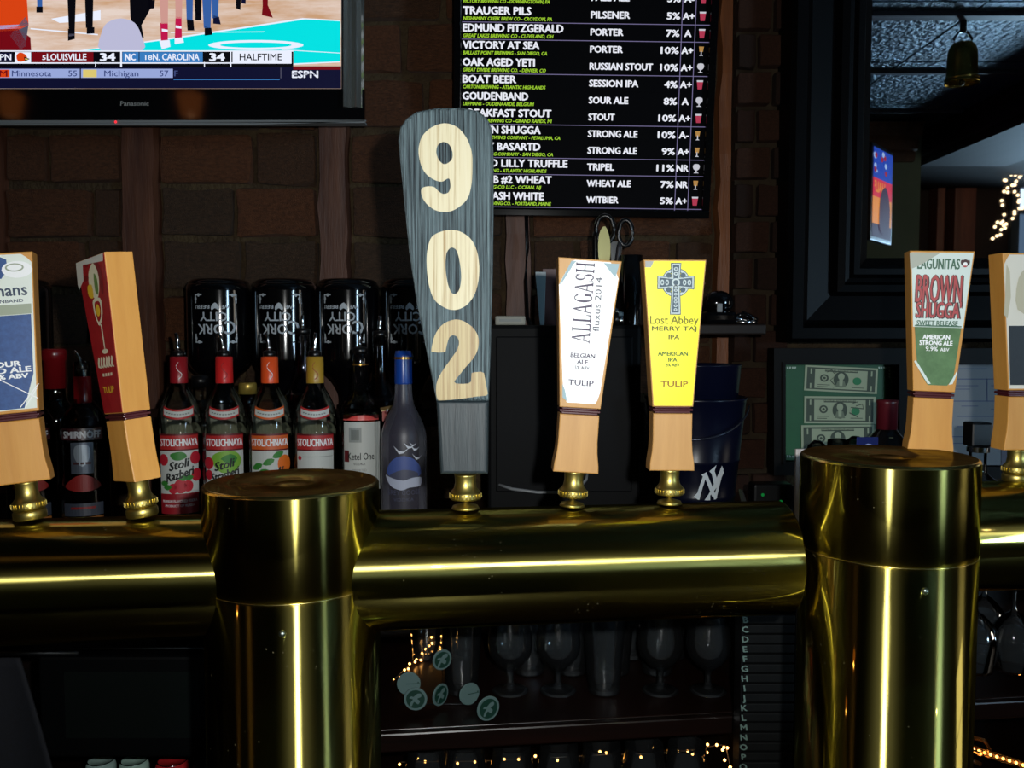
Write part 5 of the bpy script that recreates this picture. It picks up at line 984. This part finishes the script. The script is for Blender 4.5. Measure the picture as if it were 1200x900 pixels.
MB().tube([( (Rb + .004) * math.cos(a), -.012 * 0 + (Rb + .004) * math.sin(a), Hb - .012 - .05 * abs(math.sin(a))) for a in [-PI + PI * k / 20 for k in range(21)]], .0016, 6).build('handle', mat('dull wire', (60, 64, 76), .3, .8), t)
t = thing('bucket', 'second navy bucket nested inside the monogrammed one, its rim standing higher', 'bucket', (bx[0], bx[1], ZS + .012), rot=(0, .0, 0))
h2 = P(800, 428, 1.44).z - ZS - .012
MB().lathe([(.0001, 0), (.050, 0), (.074, h2), (.0755, h2 + .002), (.073, h2 + .001), (.048, .004), (.0001, .004)], 48, cap=False).build('body', navy, t)
# foil / glass oddments by the pipe end
t = thing('bar_spoon', 'bright metal bar tongs leaning by the brick pier, right of the bucket', 'tongs', at(880, 1.42, ZS), rot=(0, -.22, 0)); MB().prism([(-.003, 0), (.005, 0), (.003, .075), (-.001, .075)], -.002, 0).build('arm', CHROME, t); MB().prism([(.008, 0), (.014, 0), (.006, .072), (.003, .072)], .001, .003).build('arm', CHROME, t)
t = thing('power_strip', 'small black box with green lights behind the end of the pipe', 'switch box', at(866 + 40, 1.5, ZS)); MB().box((0, 0, .035), (.07, .04, .07), bev=.004).build('body', BLK, t)
L = MB()
for x, z in ((-.020, .052), (-.020, .030), (.012, .040), (.014, .020), (-.018, .012)): L.ball((x, -.021, z), .003, n=8)
L.build('indicator_light', mat('green indicator', (20, 160, 70), emit=.35), t)
t = thing('wooden_slat', 'thin grey wooden slat standing upright just left of the right brass column', 'board', (P(938, 560, 1.20).x, 1.275, ZS)); 
MB().box((0, 0, (P(938, 526, 1.275).z - ZS) / 2), (.017, .006, P(938, 526, 1.275).z - ZS), bev=.001).build('slat', noisy('grey weathered slat', (190, 180, 178), (210, 202, 198), (200, 20, 6), .7), t)
t.location.x = P(938, 560, 1.275).x

# ------------------------------------------------------------------ behind the right column: wine bottle, glasses, decanter
t, f = bottle('dark wine bottle with a red foil neck, in front of the dollar bill frame', 1039, 1.5, [(.034, 0), (.0375, .004), (.0375, .105), (.032, .125), (.018, .142), (.0145, .152), (.0145, .18)], mat('dark wine glass', (14, 10, 10), .1, coat=.3), sc=1.13)
MB().lathe([(.0155, .140), (.0155, .186), (.016, .187), (.016, .192), (.0001, .193)], 24).build('foil_capsule', mat('burgundy foil', (92, 24, 34), .35), t); L = MB(); L.rect(wrap(f), -.030, .03, .030, .10, .0006, 0, 10); L.rect(wrap(f), .002, .112, .008, .136, .0006, 1, 2); L.build('front_label', [mat('tan wine label', (130, 116, 84), .5), mat('cream tab', (170, 164, 120), .5)], t)
for k, px in enumerate((960, 984, 1005)):
    t = thing('rocks_glass', ('upturned dark glass behind the right column, leftmost of three', 'upturned dark glass behind the right column, middle of three', 'upturned dark glass behind the right column, beside the wine bottle')[k], 'glass', at(px, 1.42 + .03 * k, ZS), group='upturned glasses behind the right column')
    r = .019 + .001 * k; MB().lathe([(r, 0), (r * .96, .055), (r * .8, .064 + .003 * (k % 2)), (r * .3, .068), (.0001, .068)], 24, cap=False).build('glass_body', glass('smoky glass', (.28, .27, .26), .05), t); MB().lathe([(r * .97, .003), (r * 1.02, .0045), (r * .97, .006)], 24, cap=False).build('rim', glass('smoky glass'), t); t.scale = (1, 1, 2.28)
t = thing('card_holder', 'small glossy card with blue print behind the right column', 'card', at(1019, 1.34, ZS)); t.scale = (1, 1, 2.0); MB().box((0, 0, .0425), (.034, .002, .085), bev=.0004).build('card', mat('navy card', (30, 40, 96), .2), t); MB().poly(flat, smooth_loop([(-.012, .074), (0, .080), (.013, .076), (.006, .070)], 3), .0018).build('printed_patch', mat('pale blue print', (150, 160, 210), .4), t)
dc = at(1150, 1.33, ZS); t = thing('decanter', 'round clear glass decanter with a square black stopper, between the two rightmost taps', 'decanter', dc)
DEC = [(.040, 0), (.053, .006), (.056, .050), (.052, .078), (.036, .098), (.017, .112), (.013, .124), (.013, .152), (.016, .154)]
MB().lathe(fine(DEC, 4), 40).build('glass_body', CLEAR, t); MB().lathe([(.036, .004), (.050, .010), (.052, .050), (.047, .074), (.0001, .074)], 32).build('liquid', glass('grey liquid', (.5, .52, .55), .05, .08), t)
MB().box((-.002, 0, .176), (.032, .030, .038), bev=.003).build('stopper', BLK, t); MB().lathe([(.0165, .148), (.0165, .156)], 24, cap=False).build('collar', CHROME, t)
# ------------------------------------------------------------------ glasses and coaster badges in the bay under the pipe
GL = glass('beer glass clear', (.90, .93, .94), .03, .012)
PINT = [(.026, 0), (.027, .003), (.029, .03), (.034, .10), (.037, .150), (.0365, .152), (.034, .148), (.0315, .10), (.0265, .03), (.024, .008), (.0001, .008)]
TUL = [(.030, 0), (.031, .002), (.012, .006), (.006, .012), (.006, .034), (.016, .042), (.034, .062), (.0385, .085), (.034, .115), (.0325, .135), (.0315, .135), (.033, .115), (.037, .085), (.032, .062), (.014, .046), (.0001, .042)]
def glassware(kind, px, D, label, zb=.945, group='beer glasses in the bay under the pipe', r=0):
    t = thing('beer_glass', label, 'glass', (P(px, 780, D).x, D, zb), group=group, rz=r); MB().lathe(fine(kind, 2), 28, cap=False).build('glass_body', GL, t)
    MB().lathe([(kind[0][0] * .96, .0005), (kind[0][0] * .9, .003), (.0001, .003)], 24, cap=False).build('foot', glass('thick glass foot', (.7, .74, .76), .05, .05), t); return t
ORD = ['leftmost', 'second', 'third', 'fourth', 'fifth', 'sixth', 'seventh', 'eighth', 'ninth', 'tenth']
rows_ = ((PINT, (500, 546, 592, 640, 690, 738, 786), 1.59, 'clear pint glass, %s from the left in the rear row under the pipe'), (PINT, (620, 670, 720, 770), 1.515, 'clear pint glass, %s from the left in the middle row under the pipe'), (TUL, (598, 654, 774, 830), 1.43, 'stemmed beer glass, %s from the left in the front row under the pipe'), (PINT, (541, 708), 1.43, 'clear pint glass, %s from the left in the front row under the pipe'))
for kd, pxs, D, tx in rows_:
    first = None
    for n_, px in enumerate(pxs):
        lb = (tx % ORD[n_]).replace('leftmost from the left', 'leftmost')
        if first is None: first = glassware(kd, px, D, lb)
        else: dup(first, (P(px, 780, D).x, D, .945), lb)
badge_w, badge_g = mat('pale badge', (88, 114, 114), .5), mat('green badge', (12, 54, 44), .5)
def badge(label, px, py, D, plain, rz, r=.0185, sx=1.0):
    c = P(px, py, D); t = thing('coaster', label, 'coaster', c, rot=(0, 0, rz), group='round coasters among the glasses'); t.location = c
    X = Matrix.Rotation(PI / 2, 4, 'X')
    MB().lathe([(r - .0006, -.0012), (r, -.0008), (r, .0008), (r - .0006, .0012)], 32, 0, X).build('disc', badge_w, t)
    L = MB()
    if not plain:
        L.poly(flat, ell(0, 0, r * .80, r * .80, 24), .0016, 0)
        L.fill(flat, [smooth_loop([(-.009, -.010), (-.006, -.011), (-.002, -.004), (.004, -.008), (.007, -.003), (.003, .001), (.009, .004), (.009, .009), (.003, .009), (-.003, .004), (-.006, .005), (-.010, .002), (-.004, .000), (-.007, -.004)], 3)], .0020, 1)
    else: L.rect(flat, -r * .2, -.0006, r * .95, .0006, .0016, 1).poly(flat, ell(r * .8, .002, .0012, .0012, 8), .0017, 0)
    L.build('printed_swirl' if not plain else 'crease', [badge_g, badge_w if not plain else badge_g], t)
    return t
badge('plain pale round coaster, leftmost, by the fairy lights', 479, 801, 1.345, True, .1, .019)
badge('round green and white coaster below the leftmost plain one', 487, 819, 1.33, False, .0, .0185)
badge('round green and white coaster highest up among the glasses', 518, 773, 1.38, False, .5, .017)
badge('narrow tilted green and white coaster between the two plain pale ones', 516, 814, 1.36, False, .9, .018)
badge('plain pale round coaster right of the tilted one', 550, 813, 1.35, True, .5, .018)
badge('round green and white coaster, rightmost and lowest', 572, 830, 1.305, False, .5, .0195)
# the stand which the coasters clip to, so that none of them floats
t = thing('wire_stand', 'thin wire stand holding the coasters upright', 'stand', (P(520, 830, 1.36).x, 1.375, .9445)); wm = mat('dark wire', (40, 42, 44), .4, .8)
b0 = Vector(t.location)
MB().tube([(-.075, 0, .0015), (.085, 0, .0015)], .0012, 6).build('base_wire', wm, t)
for px, py, D in ((479, 801, 1.345), (487, 819, 1.33), (518, 773, 1.38), (516, 814, 1.36), (550, 813, 1.35), (572, 830, 1.305)):
    c = P(px, py, D) - b0; MB().tube([(c.x, 0, .0015), (c.x, (c.y + .003) * .6, .004), (c.x, c.y + .0022, max(c.z - .012, .004)), (c.x, c.y + .0022, c.z + .004)], .001, 5).build('arm', wm, t)
BULB = mat('warm bulb', (255, 176, 90), emit=9.0); WIRE = mat('clear wire', (70, 60, 50), .3)
def lights(label, pts, n, r=.0022, name='string_lights', jit=.004, m=BULB, cat='string lights'):
    t = thing(name, label, cat, pts[0]); b0 = Vector(pts[0]); pts = [Vector(p) - b0 for p in pts]; dense = []
    segs = len(pts) - 1
    for i in range(n):
        u = i / (n - 1) * segs; k = min(int(u), segs - 1); dense.append(pts[k].lerp(pts[k + 1], u - k))
    MB().tube(dense, .0012, 5).build('wire', WIRE, t); sh = None
    for p in dense:
        q_ = p + Vector((random.uniform(-jit, jit), random.uniform(-jit, jit), random.uniform(-jit, jit)))
        if sh is None: o = MB().ball((0, 0, 0), r, n=8).build('bulb', m, t, q_); sh = o.data
        else: o = bpy.data.objects.new('bulb', sh); COL.objects.link(o); o.parent = t; o.location = q_
    return t
lights('warm fairy lights trailing up at the left end of the glass bay', [P(463, 795, 1.48), P(474, 785, 1.52), P(484, 776, 1.54), P(494, 771, 1.56), P(503, 756, 1.60), P(506, 748, 1.62), P(512, 762, 1.60), P(532, 752, 1.62)], 18)
lights('warm fairy lights along the lower shelf, under the red brown rail', [P(470, 893, 1.50), P(560, 892, 1.55), P(640, 888, 1.5), P(720, 884, 1.5), P(790, 882, 1.5), P(850, 872, 1.45), P(856, 898, 1.4)], 34, .0024, jit=.009)
lp = thing('string_lights', 'warm rope light glowing at the bottom right corner', 'rope light', P(1128, 872, 1.5)); b0 = Vector(lp.location)
rp = [P(*p) - b0 for p in ((1128, 872, 1.5), (1142, 878, 1.5), (1156, 883, 1.48), (1172, 888, 1.46), (1188, 893, 1.44), (1206, 899, 1.42), (1230, 905, 1.40))]
MB().tube(rp, .0068, 10).build('tube', glass('rope tube', (.95, .80, .62), .1, .06, (220, 150, 70)), lp)
for k in range(14):
    u = k / 13 * 6; i = min(int(u), 5); p = rp[i].lerp(rp[i + 1], u - i); MB().ball(p, .0026, n=8).build('bulb', BULB, lp)
MB().tube([P(*p) - b0 for p in ((1128, 868, 1.5), (1140, 864, 1.5), (1154, 868, 1.5), (1160, 878, 1.49), (1150, 884, 1.48), (1138, 880, 1.48), (1130, 888, 1.47), (1150, 896, 1.45))], .0040, 8).build('loop', glass('rope tube'), lp)
# lower shelf: stemmed glasses catching the fairy lights
pC = glassware(TUL, 500, 1.42, 'stemmed glass, leftmost on the lowest shelf, only its rim in the picture', .72, 'glasses on the lowest shelf')
for n_, px in enumerate((545, 600, 655, 705, 755, 805)): dup(pC, (P(px, 880, 1.42).x, 1.42, .72), 'stemmed glass, %s from the left on the lowest shelf, only its rim in the picture' % ORD[n_ + 1])
# wine glasses hanging from a rack at right
rk = thing('glass_rack', 'dark hanging rack under the counter at right, holding wine glasses by their feet', 'rack', (.86, 1.45, 1.1842))
for x in (-.12, -.055, .01, .075, .14): MB().box((x, 0, -.006), (.006, .22, .012)).box((x, 0, -.0135), (.022, .22, .003)).build('rail', BLK, rk)
WGL = [(.030, 0), (.030, -.0015), (.006, -.004), (.0035, -.012), (.0035, -.075), (.012, -.085), (.032, -.108), (.036, -.135), (.030, -.175), (.0292, -.175), (.035, -.135), (.031, -.110), (.010, -.088), (.0001, -.084)]
def wine(x, y, label):
    t = thing('wine_glass', label, 'glass', (x, y, 1.1847 - .0135 + .0032), group='wine glasses hanging at right'); MB().lathe(fine(WGL, 2), 28, cap=False).build('glass_body', GL, t); MB().lathe([(.0295, -.0002), (.0305, -.0008), (.0295, -.0014)], 28, cap=False).build('foot_rim', GL, t); return t
w0 = wine(.7725, 1.40, 'wine glass hanging upside down nearest the right column, front row')
for x, y, lb in ((.8375, 1.40, 'hanging wine glass, second from the right column, front row'), (.9025, 1.40, 'hanging wine glass, third from the right column, front row'), (.7725, 1.49, 'hanging wine glass nearest the right column, rear row'), (.8375, 1.49, 'hanging wine glass, second from the right column, rear row')): dup(w0, (x, y, w0.location.z), lb)
# ------------------------------------------------------------------ lettered rack
x0, x1 = P(864, 800, 1.27).x, P(930, 800, 1.27).x
t = thing('index_rack', 'black lettered index rack under the right end of the pipe', 'rack', ((x0 + x1) / 2, 1.262, .70)); b0 = Vector(t.location)
MB().box((0, .022, .24), (x1 - x0, .012, .48), bev=.002).build('back_plate', BLK, t)
MB().box((-(x1 - x0) / 2 + .002, .006, .24), (.004, .030, .48), bev=.001).build('side', BLK, t); MB().box(((x1 - x0) / 2 - .002, .006, .24), (.004, .030, .48), bev=.001).build('side', BLK, t)
tabm = noisy('dark index card', (9, 10, 10), (14, 15, 15), (30, 30, 30), .7, spec=.15); lt = mat('pale green letter', (98, 120, 112), .5)
for i, ch in enumerate('BCDEFGHIJKLMNOPQRS'):
    pyy = 729 + i * 11.6 * 1.0; z = P(873, pyy + 0.5, 1.24).z - b0.z
    o = MB().box((0, 0, z), (x1 - x0 - .009, .018, .0128), 0, Matrix.Translation((0, 0, 0)), bev=.0015).build('index_tab', tabm, t)
    MB().text(lambda x, y, o_=0: Vector((x, -.009 - o_, y)), ch, P(873, 800, 1.25).x - b0.x, z, .0088, .0006, 0, bold=.04, shear=-.12, sx=1.15).build('letter', lt, o)
# ------------------------------------------------------------------ screen, cloth and cans at lower left
x0, x1 = P(48, 820, 1.18).x, P(245, 820, 1.18).x; z1, z0 = P(150, 768, 1.18).z, P(150, 886, 1.18).z
t = thing('till_screen', 'switched off black till screen under the left pipe', 'screen', ((x0 + x1) / 2, 1.19, z0)); Wm, Hm = x1 - x0, z1 - z0
MB().box((0, 0, Hm / 2), (Wm, .03, Hm), bev=.004).build('case', mat('till casing', (5, 6, 7), .4, spec=.2), t); MB().box((.012, -.0155, Hm / 2 + .004), (Wm - .05, .002, Hm - .05)).build('screen_glass', mat('dark screen', (14, 18, 17), .25, spec=.25), t)
MB().box((0, .030, (Hm + 1.184 - z0) / 2 - .0205), (.05, .02, 1.184 - z0 - Hm + .04)).box((0, .02, Hm - .015), (.05, .012, .02)).build('mount', BLK, t); MB().box((0, -.014, Hm + .012), (Wm, .004, .002)).build('trim_line', mat('dim grey', (40, 44, 46), .4), t)
t = thing('cloth', 'dark navy cloth hanging at the lower left edge', 'cloth', P(-10, 770, 1.17)); b0 = Vector(t.location); L = MB(); nx, ny = 18, 14; vs = []
for side in (0, 1):
    for j in range(ny + 1):
        for i in range(nx + 1):
            u, v_ = i / nx, j / ny; p = P(-90 + (112 + 40 * v_ * 1.25) * u, 772 + 160 * v_, 1.17) - b0; p.y += .006 * math.sin(u * 9 + v_ * 1.2) * (.4 + v_) + .004 * side; vs.append(p)
q = (nx + 1) * (ny + 1); fs = []
for j in range(ny):
    for i in range(nx): a = j * (nx + 1) + i; fs += [(a, a + nx + 1, a + nx + 2, a + 1), (q + a, q + a + 1, q + a + nx + 2, q + a + nx + 1)]
for j in range(ny): a = j * (nx + 1) + nx; fs.append((a, a + nx + 1, q + a + nx + 1, q + a)); a = j * (nx + 1); fs.append((a, q + a, q + a + nx + 1, a + nx + 1))
for i in range(nx): fs.append((i, i + 1, q + i + 1, q + i)); a = ny * (nx + 1) + i; fs.append((a, q + a, q + a + 1, a + 1))
o_ = L.add(vs, fs, 0, None, True).build('navy_cloth', noisy('navy twill', (9, 12, 20), (13, 17, 28), (200, 200, 200), .85), None, b0)
bpy.data.objects.remove(t); tag(o_, 'dark navy cloth hanging at the lower left edge', 'cloth')
MB().tube([(-.10, .005, .004), (.12, .005, .004)], .004, 8).build('towel_rail', wm, o_)
zk = .765
for px, rgb, ink, tx, lab in ((118, (150, 176, 170), (60, 84, 80), 'ALE', 'pale green topped can, leftmost of the row under the till screen'), (157, (160, 190, 178), (30, 80, 50), 'LIGHT', 'pale can with green lettering under the till screen'), (202, (190, 40, 44), (210, 190, 180), 'LAGER', 'red can under the till screen'), (243, (52, 110, 140), (150, 190, 200), 'PILS', 'blue can, rightmost of the row under the till screen')):
    D = 1.36; z_ = P(px, 891, D).z - zk; rr = .0235 if px != 202 else .027; sc_ = z_ / .15
    t = thing('beverage_can', lab, 'can', (P(px, 891, D).x, D, zk)); c = mat('can ' + str(px), rgb, .35)
    MB().lathe([(rr * .8, 0), (rr, .006), (rr, z_ - .010), (rr * .86, z_), (rr * .8, z_ - .002), (.0001, z_ - .004)], 28).build('body', c, t); MB().lathe([(rr * .86, z_), (rr * .9, z_ + .001), (rr * .82, z_ + .001)], 28, cap=False).build('rim', CHROME, t)
    MB().fill(wrap(rr), [smooth_loop([(-rr * .8, z_ - .020), (0, z_ - .014), (rr * .8, z_ - .022), (0, z_ - .030)], 3)], .0005).build('printed_band', mat('can ink ' + str(px), ink, .5), t)

# ------------------------------------------------------------------ things the mirror shows, in the customers' part of the room
def V(px, py, vd):                       # a point seen in the mirror at apparent distance vd, put where it really stands
    v = P(px, py, vd); return Vector((v.x, 2 * YG - vd, v.z))
bl = V(1127, 98, 3.25); t = thing('brass_bell', 'polished brass bell hanging from the pressed tin ceiling, seen in the mirror', 'bell', bl)
hz = .17
BEL = [(.060, 0), (.062, .004), (.059, .010), (.060, .018), (.056, .024), (.053, .05), (.052, .10), (.048, .125), (.036, .145), (.014, .154), (.0001, .155)]
MB().lathe(fine(BEL, 3), 40, cap=False).build('bell_body', mat('polished brass', (206, 172, 84), .26, 1.0), t)
MB().tube([(-.03, 0, .14), (-.034, 0, .165), (-.015, 0, .19), (.015, 0, .19), (.034, 0, .165), (.03, 0, .14)], .005, 8).build('yoke', CHROME, t); MB().tube([(0, 0, .188), (0, 0, 2.725 - bl.z)], .012, 10).build('bracket', BLK, t); MB().ball((0, 0, .004), .012, n=12).build('clapper', BLK, t)
# television among the customers, seen in the mirror
c = V(1029, 229, 4.3); t = thing('television', 'small bright television seen edge-on in the mirror', 'television', c, rz=0.0)
t.rotation_euler = (0, 0, PI + math.radians(-50)); hw_, hh_ = .13, .205
SHW = lambda x, y, o=0: Vector((x, -.021 - o, y))
MB().box((0, 0, 0), (.34, .04, .47), bev=.006).build('case', BLK, t); L = MB()
L.rect(SHW, -.15, .07, .15, .215, .0005, 0); L.rect(SHW, -.15, -.02, .15, .07, .0005, 1); L.rect(SHW, -.15, -.15, .15, -.02, .0005, 2); L.rect(SHW, -.15, -.215, .15, -.15, .0005, 3)
for k in range(16): x = -.14 + .28 * random.random(); y = .08 + .12 * random.random(); L.poly(SHW, ell(x, y, .02, .014, 8), .001 + k * .00005, (4, 5, 0)[k % 3])
L.poly(SHW, smooth_loop([(-.10, -.18), (-.12, -.05), (-.05, .04), (.03, .0), (.05, -.1), (.03, -.18)], 3), .002, 3); L.text(SHW, 'HALF', .05, .03, .05, .0018, 2, w=.16, bold=.04)
L.build('screen_picture', [em('far screen blue', (30, 70, 190), 1.0), em('far screen red', (230, 30, 70), 1.0), em('far screen amber', (250, 150, 50), 1.0), em('far screen plum', (60, 30, 60), 1.0), em('far screen pale', (180, 205, 255), 1.0), em('far screen crimson', (170, 20, 40), 1.0)], t)
MB().box((0, .10, 0), (.06, .2, .06)).build('wall_arm', BLK, t)
pl = V(1165, 163, 5.15); light('ceiling_lamp_light', 'POINT', (pl.x, pl.y, 2.60), 4, (1, .8, .6), shadow_soft_size=.006)
t = thing('ceiling_light', 'round flat ceiling light beyond the beam, seen in the mirror', 'ceiling light', (pl.x, pl.y, 2.648)); MB().lathe([(.14, 0), (.13, -.012), (.0001, -.014)], 32, cap=False).build('diffuser', mat('dull lamp glass', (96, 92, 72), emit=.25), t); MB().lathe([(.15, .004), (.15, -.008), (.138, -.010)], 32, cap=False).build('rim', CHROME, t)
sl = [V(1200, 205, 5.9), V(1182, 207, 5.9), V(1178, 212, 5.9), V(1176, 235, 5.9), V(1178, 255, 5.9), V(1168, 263, 5.9), V(1178, 262, 5.9), V(1176, 270, 5.9), V(1163, 278, 5.9)]
lights('warm string lights hanging left of the bright street window, seen in the mirror', sl, 22, .011, m=mat('mirror bulb', (255, 214, 160), emit=4.0), jit=.02)
sl = [V(1205, 208, 5.85), V(1190, 212, 5.85), V(1184, 224, 5.85), V(1192, 232, 5.85), V(1190, 245, 5.85), V(1196, 243, 5.85), V(1186, 255, 5.85)]
lights('second strand of warm string lights overlapping the bright street window', sl, 16, .011, m=mat('mirror bulb', (255, 214, 160), emit=4.0), jit=.02)
# pendant lamps whose shades reflect in the television bezel
for k, (X_, Y_) in enumerate(((-1.98, 0.0), (-1.27, 0.0))):
    t = thing('pendant_lamp', ('amber glass pendant lamp over the counter, left one', 'amber glass pendant lamp over the counter, right one')[k], 'lamp', (X_, Y_, 2.42)); MB().lathe([(.035, 0), (.050, .085), (.012, .10), (.0001, .10)], 28, cap=False).build('shade', mat('amber lit shade', (235, 130, 60), emit=1.1), t)
    MB().tube([(0, 0, .098), (0, 0, .315)], .003, 6).build('cord', BLK, t); MB().lathe([(.03, .305), (.03, .32)], 20).build('ceiling_rose', BLK, t)
    light('pendant_bulb', 'POINT', (X_, Y_, 2.44), .5, (1.0, .6, .3), shadow_soft_size=.012)
